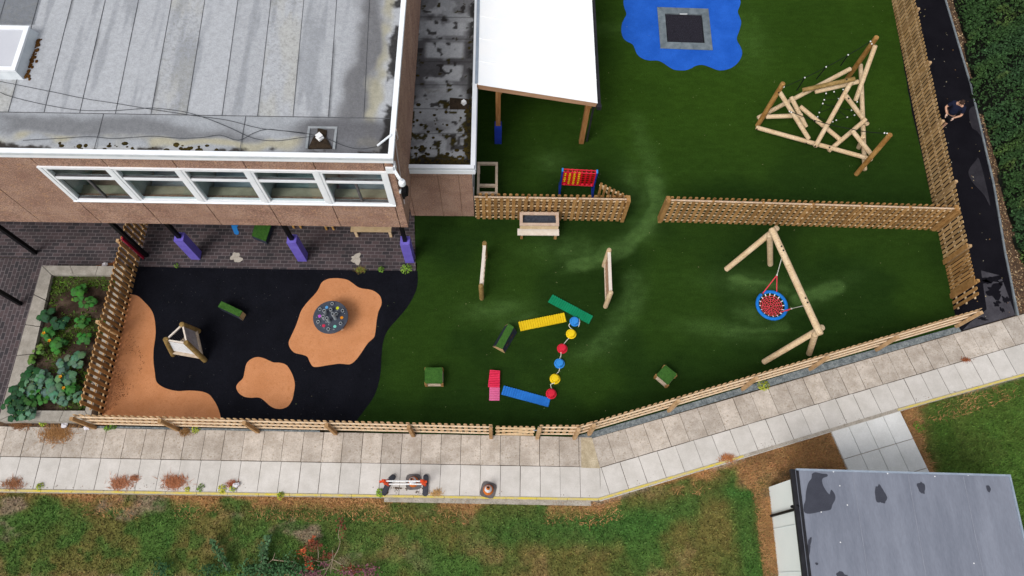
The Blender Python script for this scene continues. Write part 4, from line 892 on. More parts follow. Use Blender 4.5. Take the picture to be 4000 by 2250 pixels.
# ------------------------------------------------------------------ trampoline set in the blue pad
ZT_ = zoomed(2550, 0, .3663)
to = [ZT_(*p) for p in ((45, 82), (590, 100), (637, 540), (80, 520))]; ti = [ZT_(*p) for p in ((125, 157), (518, 170), (550, 475), (150, 462))]
tc_ = sum(to, Vector())/4
tr = thing('trampoline', 'square ground level trampoline with grey rubber tile surround on the blue pad', 'trampoline', tc_)
def lerp4(q, a, b): return q[0].lerp(q[1], a).lerp(q[3].lerp(q[2], a), b)
zv = Vector((0, 0, 1))
for k in range(4):
    o0, o1, i0, i1 = to[k], to[(k+1) % 4], ti[k], ti[(k+1) % 4]; b = MB()
    for (f0, f1) in ((0, .36), (.364, .62), (.624, 1)):
        q = [o0.lerp(o1, f0), o0.lerp(o1, f1), i0.lerp(i1, f1), i0.lerp(i1, f0)]
        b.hull8([p+zv*.012 for p in q][::-1], [q[0]+zv*.04, q[1]+zv*.04, q[2]+zv*.085, q[3]+zv*.085][::-1])
    b.build('edge_tile', tramp_pad, tr, smooth=False)
b = MB(); b.prism([(p.x, p.y) for p in ti], .012, .03); b.build('frame_pit', mat('pit_dark', K(14, 14, 18), None, 3, .9), tr, smooth=False)
b = MB()
bed = [ti[0].lerp(ti[2], .015), ti[1].lerp(ti[3], .015), ti[2].lerp(ti[0], .03), ti[3].lerp(ti[1], .03)]
nx = 38
for i in range(nx):
    for k in range(nx):
        a0, b0 = i/nx, k/nx; g_ = .1/nx
        q = [lerp4(bed, a0+g_, b0+g_), lerp4(bed, a0+1/nx-g_, b0+g_), lerp4(bed, a0+1/nx-g_, b0+1/nx-g_), lerp4(bed, a0+g_, b0+1/nx-g_)]
        z = .05+.006*((i+k) % 2); b.add([p+zv*z for p in q][::-1], [(0, 1, 2, 3)])
b.build('jumping_bed', tramp_bed, tr, smooth=False)
b = MB(); p = ti[0].lerp(ti[1], .5)+Vector((0, -.02, .09)); b.box(p, (.3, .05, .02)); b.build('maker_plate', mat('plate_pale', K(196, 200, 204), None, 9, .5), tr, smooth=False)

# ------------------------------------------------------------------ log climbing frame
P1 = zoomed(2900, 100, .26915); P2 = zoomed(2900, 400, .26915)
clf = thing('climbing_frame', 'climbing frame of crossed peeled logs and black ropes on the upper turf', 'climbing frame', P2(960, 300))
R_ = .082
logs = [('log', P2(198, 362, .34), P2(1885, 828, .36), log_wood), ('log', P1(222, 1342, .26), P1(1572, 625, 1.05), log_wood), ('log', P1(1716, 565, .55), P2(1775, 985, .09), log_wood),
        ('leaning_post', P1(1950, 165, 2.75), P1(1500, 800, .0), log_brown), ('log', P1(1930, 285, 2.45), P1(1640, 1090, .75), log_wood), ('leaning_post', P1(594, 832, 2.1), P2(215, 345, .0), log_brown),
        ('leaning_post', P2(2150, 462, 2.2), P2(1648, 1048, .0), log_brown), ('log', P1(522, 935, 1.75), P2(965, 530, .5), log_wood), ('log', P1(705, 1035, .95), P2(925, 362, .6), log_wood),
        ('log', P2(340, 208, .45), P2(875, 190, .8), log_wood), ('log', P2(835, 58, .75), P2(1420, 540, .42), log_wood), ('log', P1(1600, 780, 1.55), P2(1052, 645, .52), log_wood),
        ('log', P1(868, 938, .95), P1(1640, 770, 1.72), log_olive), ('log', P1(1050, 962, .85), P1(1690, 812, 1.35), log_wood), ('log', P1(1500, 1018, 1.42), P2(1815, 322, .42), log_wood),
        ('log', P2(1250, 705, .22), P2(1795, 245, .72), log_wood), ('log', P2(1590, 405, .98), P2(1880, 765, .52), log_wood), ('short_post', P2(1757, 488, .95), P2(1685, 660, .0), log_wood)]
for nm, a, b2, m_ in logs: b = MB(); b.log(a, b2, R_*(1.05 if nm == 'leaning_post' else .97)); b.build(nm, m_, clf)
def rope(b, a, c, sag=.08, r=.012, n=10): a, c = Vector(a), Vector(c); b.tube([a.lerp(c, i/n)-zv*(sag*4*(i/n)*(1-i/n)) for i in range(n+1)], r, 5)
top_l, top_t, top_r = P1(600, 890, 1.95), P1(1862, 228, 2.55), P2(2070, 446, 2.05); knots = [P1(905, 755, 1.85), P1(1215, 600, 1.9), P1(1535, 425, 2.1)]
seq = [top_l]+knots+[top_t]
for i in range(4): b = MB(); rope(b, seq[i], seq[i+1], .03); b.build('rope', black_rope, clf)
for kp, (x, y), z in zip(knots, ((790, 940), (1075, 775), (1425, 580)), (.95, 1.0, 1.25)): b = MB(); b.tube([kp, P1(x, y, z)], .02, 6); b.build('hanging_rope', black_rope, clf)
b = MB(); rope(b, P2(690, 130, 1.35), P2(1600, 390, 1.45), .1, .014); rope(b, P2(1600, 390, 1.45), top_r, .05, .014); b.build('rope', black_rope, clf)
dots = [(1215, 985, 1.0), (1330, 960, 1.1), (1462, 928, 1.3), (1187, 1077, .8), (1167, 1132, .72), (1395, 1060, .85), (1115, 1262, .5), (1092, 1324, .42), (1312, 1397, .36), (1362, 1373, .4), (1522, 1330, .45), (1627, 1300, .5), (1585, 1228, .6), (1666, 1107, .85)]
net = MB(); N_ = [P1(*d) for d in dots]; ctr_ = P1(1340, 1170, .62)
for a, c in ((0, 3), (3, 4), (4, 6), (6, 7), (7, 8), (8, 9), (9, 10), (10, 11), (11, 12), (12, 13), (1, 5), (2, 5), (3, 5), (4, 12)): rope(net, N_[a], N_[c], .03, .009, 6)
for a in (4, 5, 6, 9, 10, 12): rope(net, N_[a], ctr_, .03, .009, 6)
net.build('rope_net', black_rope, clf)
for p in N_+knots+[P1(602, 890, 1.97), P1(1860, 230, 2.58), P1(1878, 265, 2.45), P2(2062, 444, 2.1), P2(2100, 450, 2.12), P2(710, 142, 1.36), P2(684, 128, 1.36)]: b = MB(); b.ball(p, .028, 8, 6); b.build('rope_clip', clip_white, clf)
for p in (P2(205, 393, .4), P2(920, 596, .4), P2(1052, 634, .6), P2(1260, 652, .42), P2(1847, 846, .4), P1(523, 975, 1.75), P2(1045, 278, .7), P2(1155, 372, .62), P1(1508, 783, 1.7), P1(1535, 1058, 1.42), P2(1810, 272, .78)): b = MB(); b.ball(p+Vector((0, -.02, .03)), .03, 7, 5); b.build('bolt_cap', black_paint, clf)

# ------------------------------------------------------------------ basket swing: frame, then the seat hung from it
BA_, BB_ = ZL(430, 588, 2.38), ZL(815, 1425, 2.38); du = (BB_-BA_).normalized()
swf = thing('swing_frame', 'round log swing frame with splayed legs at both ends carrying the blue basket seat', 'swing frame', (BA_+BB_)/2-zv*2.38)
b = MB(); b.log(BA_, BB_, .1, 14); b.build('beam', log_wood, swf)
for p, q in ((ZL(72, 912), ZL(478, 580, 2.26)), (ZL(420, 872), ZL(416, 634, 2.2)), (ZD(180, 582), ZL(836, 1362, 2.26)), (ZD(572, 508), ZD(626, 337, 2.16))): b = MB(); b.log(p, q, .092, 14); b.build('leg', log_wood, swf)
for s_ in (.19, .23, .68, .72): p = BA_.lerp(BB_, s_)+zv*.1; b = MB(); b.ball(p, (.03, .03, .02), 8, 5); b.build('bolt_cap', black_paint, swf)
SW = zoomed(2900, 1030, .17253); sc_ = SW(665, 940, .55)
sws = thing('basket_swing', 'blue ringed basket swing seat with red net hanging over the turf', 'swing', (sc_.x, sc_.y, .5))
b = MB(); b.torus(sc_, .47, .055, 48, 10); b.build('ring', ring_blue, sws)
b = MB(); b.torus(sc_-zv*.002, .54, .0635, 4, 3) if False else None
b = MB(); rg = [.05, .11, .17, .23, .29, .35]
for i, r in enumerate(rg):
    ns = 8 if i < 2 else 16; pts = [sc_+Vector((r*cos(2*pi*k/ns+i*.2)*(1+.06*sin(3*k+i)), r*sin(2*pi*k/ns+i*.2)*(1+.06*cos(2*k+i)), -.10*(1-(r/.44)**2))) for k in range(ns+1)]
    b.tube(pts, .009, 5, cap=False)
for k in range(16): a = 2*pi*k/16; b.tube([sc_+Vector((r*cos(a+.25*sin(r*30+k)*.3), r*sin(a+.25*sin(r*30+k)*.3), -.10*(1-(r/.44)**2))) for r in (.05 if k % 2 == 0 else .17, .23, .29, .35)], .009, 5)
b.build('seat_net', red_rope, sws)
b = MB()
for k in range(16): a = 2*pi*k/16; b.tube([sc_+Vector((r*cos(a), r*sin(a), -.10*(1-(r/.44)**2))) for r in (.35, .40, .43)], [.014, .018, .012], 6)
b.build('net_toggle', clip_white, sws)
j1, j2 = SW(782, 258, 1.42), SW(1112, 1016, 1.15); w1, w2 = BA_.lerp(BB_, .46)-zv*.08+Vector((-.05, 0, 0)), BA_.lerp(BB_, .735)-zv*.08+Vector((-.03, 0, 0))
for a, c in ((j1, SW(455, 680, .57)), (j1, SW(776, 640, .57)), (j2, SW(985, 1072, .57)), (j2, SW(880, 1095, .57))): b = MB(); b.tube([a, c], .017, 6); b.build('red_rope', red_rope, sws)
for a, c in ((j1, G(3056, 1000, 2.3)), (j2, G(3140, 1194, 2.3))): b = MB(); b.tube([a, c], .012, 6); b.ball(a, .03, 7, 5); b.build('chain', white_rope, sws)
b = MB(); a0 = 2.18; b.tube([sc_+Vector((.47*cos(a0+t), .47*sin(a0+t), .0)) for t in (-.08, 0, .08)], .059, 10); b.build('ring_joint', mat('ring_joint_grey', K(66, 66, 78), None, 4, .7), sws)

# ------------------------------------------------------------------ two post and panel play walls
def play_panel(label, b1, b2, h, top1, top2, lattice):
    t = thing('play_panel', label, 'play panel', (b1+b2)/2, 'timber play panels'); u = (b2-b1).normalized(); n = Vector((-u.y, u.x, 0))
    for p in (b1, b2): b = MB(); b.tube([p, p+zv*.3, p+zv*(h-.08), p+zv*(h-.02), p+zv*h], [.078, .08, .08, .066, .02], 14); b.build('post', log_wood if lattice else log_olive, t)
    L = (b2-b1).length
    b = MB(); b.bar(b1+u*.07+zv*(h-.1), b2-u*.07+zv*(h-.1), .1, .06); b.build('top_rail', mat('bleached_rail', K(226, 212, 196), K(236, 226, 214), 5, .8, fine=.1), t, smooth=False)
    b = MB(); b.bar(b1+u*.07+zv*.28, b2-u*.07+zv*.28, .08, .06); b.build('bottom_rail', wood_grey, t, smooth=False)
    b = MB()
    if lattice:
        k = -1.0
        while k < L+1:
            for sg_ in (1, -1):
                p, q = (k, .31), (k+sg_*.95*(h-.44), h-.13)
                if p[0] > q[0]: p, q = q, p
                lo, hi = max(.08, p[0]), min(L-.08, q[0])
                if hi-lo > .05: f = lambda x: p[1]+(q[1]-p[1])*(x-p[0])/(q[0]-p[0]); b.bar(b1+u*lo+zv*f(lo)+n*.008*sg_, b1+u*hi+zv*f(hi)+n*.008*sg_, .012, .03)
            k += .16
        b.build('lattice', mat('brown_lattice', K(150, 118, 92), K(172, 138, 110), 5, .8), t, smooth=False)
    else:
        for k in range(1, 8): b.bar(b1+u*(L*k/8)+zv*.3, b1+u*(L*k/8)+zv*(h-.12), .03, .03)
        b.build('spindles', wood_grey, t, smooth=False)
    return t
play_panel('timber play panel with bleached top rail standing left, nearest the mud bench', ZJ(209, 892), ZJ(180, 1243), 1.18, None, None, False)
play_panel('timber play panel with brown lattice infill standing beside the green plank', ZJ(1228, 962), ZJ(1240, 1312), 1.3, None, None, True)

# ------------------------------------------------------------------ benches, tables, the four in a row game
pt = thing('planting_table', 'pale wooden trough table with dark soil tray and front seat plank against the picket fence', 'table', ZJ(670, 660), None)
zt = .82; q = [ZJ(505, 500, zt), ZJ(843, 506, zt), ZJ(843, 622, zt), ZJ(505, 612, zt)]; q[1].y = q[0].y; q[2].y = q[3].y = (q[2].y+q[3].y)/2
x0, x1, y0, y1 = q[3].x, q[2].x, q[3].y, q[0].y; bw = .1
for c, s_ in ((((x0+x1)/2, y1-bw/2, zt-.02), (x1-x0, bw, .04)), (((x0+x1)/2, y0+bw/2, zt-.02), (x1-x0, bw, .04)), ((x0+bw/2, (y0+y1)/2, zt-.021), (bw, y1-y0-2*bw, .04)), ((x1-bw/2, (y0+y1)/2, zt-.021), (bw, y1-y0-2*bw, .04))): b = MB(); b.box(c, s_); b.build('tray_rim', mat('pinkish_timber', K(196, 168, 148), K(214, 190, 170), 5, .8, isl=.06, fine=.12), pt, smooth=False)
b = MB(); b.box(((x0+x1)/2, (y0+y1)/2, zt-.17), (x1-x0-.08, y1-y0-.08, .02)); b.build('soil_tray', mat('dark_tray', K(56, 60, 70), K(76, 80, 90), 12, .9, fine=.3), pt, smooth=False)
for yy in (y0+.02, y1-.02): b = MB(); b.box(((x0+x1)/2, yy, zt-.15), (x1-x0-.02, .03, .22)); b.build('side_board', rail_wood, pt, smooth=False)
ys = ZJ(668, 676, .42).y; b = MB(); b.box(((x0+x1)/2-.02, ys, .44), (x1-x0+.09, .24, .04)); b.build('seat_plank', mat('bleached_rail', (0, 0, 0)), pt, smooth=False)
for xx in (x0+.08, x1-.08):
    b = MB(); b.box((xx, ys-.03, .21), (.09, .05, .42)); b.build('leg', wood, pt, smooth=False); b = MB(); b.box((xx, y1-.1, .4), (.08, .06, .76)); b.build('leg', wood, pt, smooth=False)
    b = MB(); b.bar((xx, ys-.1, .38), (xx, y1-.05, .38), .05, .07); b.build('bearer', wood_grey, pt, smooth=False)
R2 = zoomed(1450, 550, .20704)
fr_ = thing('mud_table', 'open weathered timber table frame standing against the white boarded wall', 'table frame', R2(2200, 900))
zz = .62; q0, q1 = R2(2005, 412, zz), R2(2385, 955, zz); x0, x1, y1 = q0.x, q1.x, q0.y; y0 = R2(2370, 955, zz).y-.12; ym = R2(2180, 848, zz).y; bw = .085
for c, s_ in ((((x0+x1)/2, y1-bw/2, zz), (x1-x0, bw, .1)), ((x0+bw/2, (y0+y1-bw)/2, zz), (bw, y1-bw-y0, .098)), ((x1-bw/2, (y0+y1-bw)/2, zz), (bw, y1-bw-y0, .098)), (((x0+x1)/2, ym, zz-.004), (x1-x0-2*bw, .1, .09)), (((x0+x1)/2, y0+.04, zz-.003), (x1-x0-2*bw, bw, .09))): b = MB(); b.box(c, s_); b.build('top_rail', wood_grey, fr_, smooth=False)
for xx in (x0+.05, x1-.05):
    for yy in (y0+.05, y1-.05): b = MB(); b.box((xx, yy, (zz-.05)/2), (.07, .07, zz-.05)); b.build('leg', wood_grey, fr_, smooth=False)
# game board
GZ = zoomed(2150, 620, .14493)
gl, gr = GZ(250, 878), GZ(1115, 920); gu = (gr-gl); GL = gu.length; gu.normalize(); gn = Vector((-gu.y, gu.x, 0)); gc = (gl+gr)/2
game = thing('four_in_a_row_game', 'giant red four in a row game board on blue side legs behind the picket fence', 'game', gc)
bl_z, bh_z = .56, 1.40; cols, rows = 7, 6; W_ = GL*.965; cw = W_/cols; ch = (bh_z-bl_z-.06)/rows; base = gc-gu*(W_/2)
def bp(a, z, d=0): return base+gu*a+gn*d+zv*z
for d in (-.05, .05):
    b = MB()
    for i in range(cols):
        for k in range(rows):
            cx, cz_ = (i+.5)*cw, bl_z+(k+.5)*ch; rr_ = min(cw, ch)*.40; N = 16; inner, outer = [], []
            for j in range(N):
                a = 2*pi*(j+.5)/N; inner.append(bp(cx+rr_*cos(a)*cw/ch*.92, cz_+rr_*sin(a), d)); mx = max(abs(cos(a)), abs(sin(a))); outer.append(bp(cx+cw/2*cos(a)/mx, cz_+ch/2*sin(a)/mx, d))
            b.add(inner+outer, [((j, (j+1) % N, N+(j+1) % N, N+j) if d > 0 else (N+j, N+(j+1) % N, (j+1) % N, j)) for j in range(N)])
    b.build('board_face', red_game, game, smooth=False)
b = MB()
for i in range(cols+1): b.bar(bp(i*cw, bl_z, 0), bp(i*cw, bh_z, 0), .012, .11, up=gn) if False else b.box(bp(i*cw, (bl_z+bh_z)/2, 0), (.014, .098, bh_z-bl_z), rz=atan2(gu.y, gu.x))
for d in (-.055, .055):
    for i in range(cols): b.bar(bp(i*cw, bh_z-.005, d), bp(i*cw+cw*.5, bh_z-.03, d), .014, .05); b.bar(bp(i*cw+cw*.5, bh_z-.03, d), bp((i+1)*cw, bh_z-.005, d), .014, .05)
b.box(bp(W_/2, bl_z-.015, 0), (W_, .11, .03), rz=atan2(gu.y, gu.x)); b.build('column_channel', mat('bright_red_edge', K(246, 60, 84), K(236, 44, 66), 3, .4), game, smooth=False)
for s_, e in ((-.03, 0), (W_+.03, 0)):
    p = base+gu*s_; b = MB()
    b.box(p+zv*.86, (.05, .14, 1.1), rz=atan2(gu.y, gu.x))
    for d in (-.26, .26): b.bar(p+zv*.7, p+gn*d+zv*.03, .05, .06)
    b.box(p+zv*.035, (.06, .62, .06), rz=atan2(gu.y, gu.x)); b.build('side_leg', navy_pl, game, smooth=False)
    b = MB(); b.box(p+zv*1.425, (.055, .13, .03), rz=atan2(gu.y, gu.x)); b.build('leg_cap', blue_pl, game, smooth=False)
filled = [(0, 1), (0, 2), (0, 4), (1, 0), (1, 1), (1, 2), (1, 3), (1, 4), (2, 0), (2, 1), (2, 2), (2, 3), (2, 4), (2, 5), (3, 0), (3, 1), (3, 2), (3, 3), (3, 4), (3, 5)]
d0_ = None
for i, k in filled:
    cpos = bp((i+.5)*cw, bl_z+(k+.5)*ch, 0)
    if d0_ is None:
        b = MB(); b.tube([gn*-.04, gn*-.015, gn*.015, gn*.04], [ch*.26, ch*.47, ch*.47, ch*.26], 16); d0_ = b.build('game_disc', yellow_pl, None, Vector()); o = d0_
    else: o = d0_.copy(); COL.objects.link(o)
    o.location = cpos; tag(o, 'yellow disc slotted in the red four in a row board', 'game disc', 'yellow game discs')

# music table with cups and coloured spots on the orange island
ZM = zoomed(1180, 1140, .13802); mz = .56; mc = ZM(806, 712, mz); MR = (ZM(1305, 690, mz)-ZM(310, 740, mz)).length/2
mt_ = thing('music_table', 'round slate grey water play table with grey tubes and coloured spots on the orange island', 'play table', mc-zv*mz)
b = MB(); b.lathe(mc-zv*.05, [(MR-.01, 0), (MR, .012), (MR, .042), (MR-.008, .05)], 56); b.build('table_top', slate_table, mt_)
for a in (-.65, -1.9, 1.1, 2.4): p = mc+Vector((cos(a), sin(a), 0))*MR*.62; b = MB(); b.lathe((p.x, p.y, 0), [(.06, 0), (.06, mz-.05)], 10); b.build('leg', wood_grey, mt_)
for x, y, h in ((848, 330, .05), (502, 488, .05), (620, 530, .28), (802, 492, .17), (1142, 530, .06), (862, 622, .44), (960, 616, .06), (586, 692, .24), (697, 738, .36), (450, 842, .05), (1088, 886, .06), (740, 1048, .06)):
    p = ZM(x, y, mz+h); b = MB(); ro, ri, n = .052, .036, 16; V = []
    for r, z in ((ro, mz+.001), (ro, mz+h), (ri, mz+h), (ri, mz+h-.045)): V += [Vector((p.x+r*cos(2*pi*k/n), p.y+r*sin(2*pi*k/n), z)) for k in range(n)]
    b.add(V, [(i*n+k, i*n+(k+1) % n, (i+1)*n+(k+1) % n, (i+1)*n+k) for i in range(3) for k in range(n)]); tu = b.build('tube', cup_grey, mt_)
    b = MB(); b.lathe((p.x, p.y, mz+h-.05), [(ri-.002, 0), (ri-.002, .008)], 16); b.build('tube_bore', cup_dark, tu)
for i, (x, y, c) in enumerate(((697, 440, (98, 168, 226)), (1003, 462, (212, 220, 40)), (495, 690, (190, 80, 200)), (1122, 732, (226, 142, 20)), (612, 960, (204, 50, 80)), (928, 982, (120, 206, 188)))):
    p = ZM(x, y, mz); b = MB(); b.lathe((p.x, p.y, mz+.001), [(.05, 0), (.05, .006)], 18); b.build('colour_spot', mat('spot_%s' % ('blue', 'yellow', 'violet', 'orange', 'crimson', 'mint')[i], K(*c), None, 3, .4), mt_)
b = MB()
for k in range(26): a = random.uniform(0, 6.28); r = MR*random.uniform(.35, .9); p = mc+Vector((r*cos(a), r*sin(a), .004)); b.ball(p, (.008, .008, .006), 6, 4)
tag(b.build('screw_heads', clip_white, mt_), kind='stuff')

# triangular slatted play den
ZN = zoomed(620, 1140, .20704)
tg = thing('slatted_play_den', 'triangular play den of round posts with bar and slat sides on the black rubber', 'play equipment', ZN(520, 1050))
tops = [ZN(440, 615, 1.15), ZN(135, 900, 1.15), ZN(520, 960, 1.15)]; bases = [ZN(758, 745), ZN(276, 1190), ZN(880, 1300)]
for a, c in zip(bases, tops): d = (c-a).normalized(); b = MB(); b.log(a, c+d*.04, .082, 14); b.build('post', log_olive, tg)
white_rail = mat('bleached_rail', (0, 0, 0))
for (i, k), kind in (((1, 2), 'bars'), ((2, 0), 'slats'), ((0, 1), 'open')):
    a0, a1, c0_, c1_ = bases[i], bases[k], tops[i], tops[k]
    def on(f, h): return (a0.lerp(c0_, h)).lerp(a1.lerp(c1_, h), f)
    b = MB(); b.bar(on(.06, .97), on(.94, .97), .045, .05); b.build('top_rail', white_rail, tg, smooth=False)
    b = MB(); b.bar(on(.06, .22), on(.94, .22), .13, .04); b.build('bottom_board', wood_grey, tg, smooth=False)
    if kind == 'bars':
        for s_ in range(9): h = .34+s_*.066; b = MB(); b.tube([on(.1, h), on(.9, h)], .014, 6); b.build('bar', clip_white, tg)
    elif kind == 'slats':
        b = MB()
        for s_ in range(13): f = .1+s_*.066; b.bar(on(f, .26), on(f, .93), .035, .03)
        b.build('slats', mat('grey_slats', K(158, 152, 154), K(178, 172, 174), 5, .8, isl=.1), tg, smooth=False)
    else:
        b = MB()
        for s_ in range(12): f = .1+s_*.07; b.tube([on(f, .25), on(f, .93)], .009, 5)
        b.build('wires', dark_metal, tg)

# turf covered blocks and benches
def turf_prism(name, label, cat, top, bot, zt, m_side, m_end, group=None, ends=(1, 3)):
    c = sum(bot, Vector())/4; t = thing(name, label, cat, Vector((c.x, c.y, 0)), group)
    b = MB(); b.hull8([p.lerp(c, 0) for p in top], [p+zv*.035 for p in top]); b.build('turf_top', turf_top, t, smooth=False)
    for k in range(4):
        q = [bot[k], bot[(k+1) % 4], top[(k+1) % 4], top[k]]; nrm = (q[1]-q[0]).cross(q[3]-q[0]).normalized()*.02
        if nrm.dot((q[0]+q[1])/2-Vector((c.x, c.y, 0))) < 0: nrm = -nrm
        b = MB(); b.hull8([p-nrm for p in q], q); b.build('side_panel', m_end if k in ends else m_side, t, smooth=False)
    return t
zt = .32; q = [ZN(1118, 285, zt), ZN(1528, 480, zt), ZN(1590, 372, zt), ZN(1186, 180, zt)]
def inset(q, f, z=None): c = sum(q, Vector())/len(q); r = [p.lerp(c, f) for p in q]; return [Vector((p.x, p.y, p.z if z is None else z)) for p in r]
turf_prism('turf_bench', 'long turf topped bench with slate sides on the black rubber near the slatted den', 'bench', inset(q, .02), inset(q, -.01, 0), zt, slate_panel, tan_ply, 'turf topped blocks')
zt = .36; q = [ZB(2057, 775, zt), ZB(2112, 800, zt), ZB(2213, 612, zt), ZB(2163, 580, zt)]; qb = [ZB(2028, 778, .0), ZB(2133, 834, .0), ZB(2240, 655, .0), ZB(2135, 598, .0)]
wt = turf_prism('turf_bench', 'wedge shaped bench with narrow turf top and flared slate sides beside the yellow plank', 'bench', q, qb, zt, slate_panel, tan_ply, 'turf topped blocks', (0, 2))
for a_ in (.3, .68): p = qb[1].lerp(qb[2], a_).lerp(q[1].lerp(q[2], a_), .6); b = MB(); b.bar(p-(qb[2]-qb[1]).normalized()*.07+Vector((.014, -.008, .006)), p+(qb[2]-qb[1]).normalized()*.07+Vector((.014, -.008, .006)), .03, .05); b.build('slot', dark_gap, wt, smooth=False)
def stool(label, q, zt):
    c = sum(q, Vector())/4; t = thing('turf_stool', label, 'stool', Vector((c.x, c.y, 0)), 'turf topped blocks')
    rnd = []
    for k in range(4):
        p, pa, pn = q[k], q[k-1], q[(k+1) % 4]; rnd += [p.lerp(pa, .09), p.lerp(p.lerp((pa+pn)/2, .07), .6), p.lerp(pn, .09)]
    b = MB(); b.prism([(p.x, p.y) for p in rnd], zt-.05, zt); b.build('turf_top', turf_top, t, smooth=False)
    qi = inset(q, .1, 0); 
    for k in range(4):
        a, d = qi[k], qi[(k+1) % 4]; b = MB(); b.bar(a+zv*.06, d+zv*.06, .05, .12); b.bar(a+zv*(zt-.12), d+zv*(zt-.12), .05, .12); b.build('frame_board', wood_grey, t, smooth=False)
        b = MB(); b.box(a+zv*(zt-.06)/2, (.08, .08, zt-.06)); b.build('leg', wood, t, smooth=False)
zt = .38; stool('square turf topped stool standing alone left of the pink plank', [ZB(1447, 1092, zt), ZB(1599, 1092, zt), ZB(1599, 956, zt), ZB(1447, 956, zt)], zt)
stool('square turf topped stool turned diamond wise near the sloping fence', [ZC(1560, 885, zt), ZC(1637, 795, zt), ZC(1535, 712, zt), ZC(1457, 798, zt)], zt)
ZP = zoomed(960, 850, .27174)
q = [ZP(90, 265, .22), ZP(290, 345, .22), ZP(370, 110, .22), ZP(140, 90, .22)]
turf_prism('turf_block', 'dark turf covered block half hidden under the building overhang', 'block', q, inset(q, -.02, 0), .22, slate_panel, slate_panel, 'turf topped blocks')

# ridged stepping planks
def plank(label, q, m_, n, z0=0.012, z1=.035, group='ridged stepping planks'):
    q = [Vector((p.x, p.y, 0)) for p in q]; c = sum(q, Vector())/4; t = thing('stepping_plank', label, 'stepping plank', c+zv*z0, group)
    b = MB(); b.prism([(p.x, p.y) for p in q], z0, z1); b.build('base', m_, t, smooth=False); b = MB()
    for k in range(n):
        f = (k+.5)/n; p, r = q[0].lerp(q[1], f), q[3].lerp(q[2], f); wd = (q[1]-q[0]).length/n*.5
        b.bar(p+zv*(z1+.012), r+zv*(z1+.012), wd, .045)
    b.build('ridges', m_, t, smooth=False); return t
plank('green ridged stepping plank lying beside the lattice play panel', [ZC(528, 178), ZC(878, 366), ZC(913, 300), ZC(566, 115)], green_pl, 20)
plank('yellow ridged stepping plank between the wedge bench and green plank', [ZC(293, 427), ZC(686, 347), ZC(668, 271), ZC(273, 350)], yellow_pl, 20)
plank('blue ridged stepping plank lying under the lowest red dome', [ZC(127, 970), ZC(530, 1077), ZC(550, 1005), ZC(150, 895)], blue_step, 20)
plank('pink ridged stepping plank half covered by the red plank', [ZC(24, 1022), ZC(112, 1022), ZC(116, 800), ZC(30, 800)][1:]+[ZC(24, 1022)], pink_pl, 15)
plank('red ridged stepping plank stacked on top of the pink plank', [ZC(113, 915), ZC(117, 772), ZC(31, 765), ZC(14, 912)], mat('rose_red_ridged_plastic', K(242, 60, 98), K(232, 50, 88), 3, .4, fine=.05), 10, .1, .12)
# domes joined by a white cord
dp = [(757, 344, blue_pl, 'blue stepping dome topmost of the chain, touching the green plank'), (726, 450, yellow_pl, 'yellow stepping dome second from the top of the chain'), (650, 576, red_pl, 'red stepping dome third from the top of the chain'),
      (626, 704, blue_pl, 'blue stepping dome in the lower half of the chain between red and yellow'), (588, 836, yellow_pl, 'yellow stepping dome just above the lowest red dome'), (555, 963, red_pl, 'red stepping dome lowest of the chain at the end of the blue plank')]
dproto = None; dpts = []
for x, y, m_, lb in dp:
    zb_ = .085 if y in (963,) else .012
    p = ZC(x, y, zb_); dpts.append(p); t = thing('stepping_dome', lb, 'stepping dome', p, 'stepping domes')
    b = MB(); b.lathe(p, [(.168, 0), (.168, .018), (.13, .022), (.118, .14), (.108, .152)], 28); b.build('dome', m_, t)
    b = MB(); b.lathe(p+zv*.1525, [(.1, 0), (.098, .006), (.085, .008)], 24); b.build('grip_top', m_, t)
cps = [[(795, 318), (800, 350), (790, 388)], [(717, 358), (707, 378), (722, 398), (738, 410)], [(707, 486), (688, 505), (664, 535)], [(640, 606), (638, 640), (625, 662)], [(628, 742), (622, 770), (600, 790)], [(585, 870), (556, 878), (552, 895), (562, 922)], [(548, 995), (543, 1000)]]
for i, cp in enumerate(cps[:6]):
    b = MB(); b.tube(curve_pts([ZC(x, y, .03) for x, y in cp], 5), .014, 6); o = b.build('cord', white_rope, None, ZC(*cp[0]))
    tag(o, ['white cord end hanging right of the topmost blue dome', 'white cord joining the topmost blue dome to the yellow dome', 'white cord joining the upper yellow and red domes', 'white cord joining the upper red dome to the lower blue dome', 'white cord joining the lower blue and yellow domes', 'white cord joining the lowest yellow and red domes'][i], 'cord', 'cords between the stepping domes')

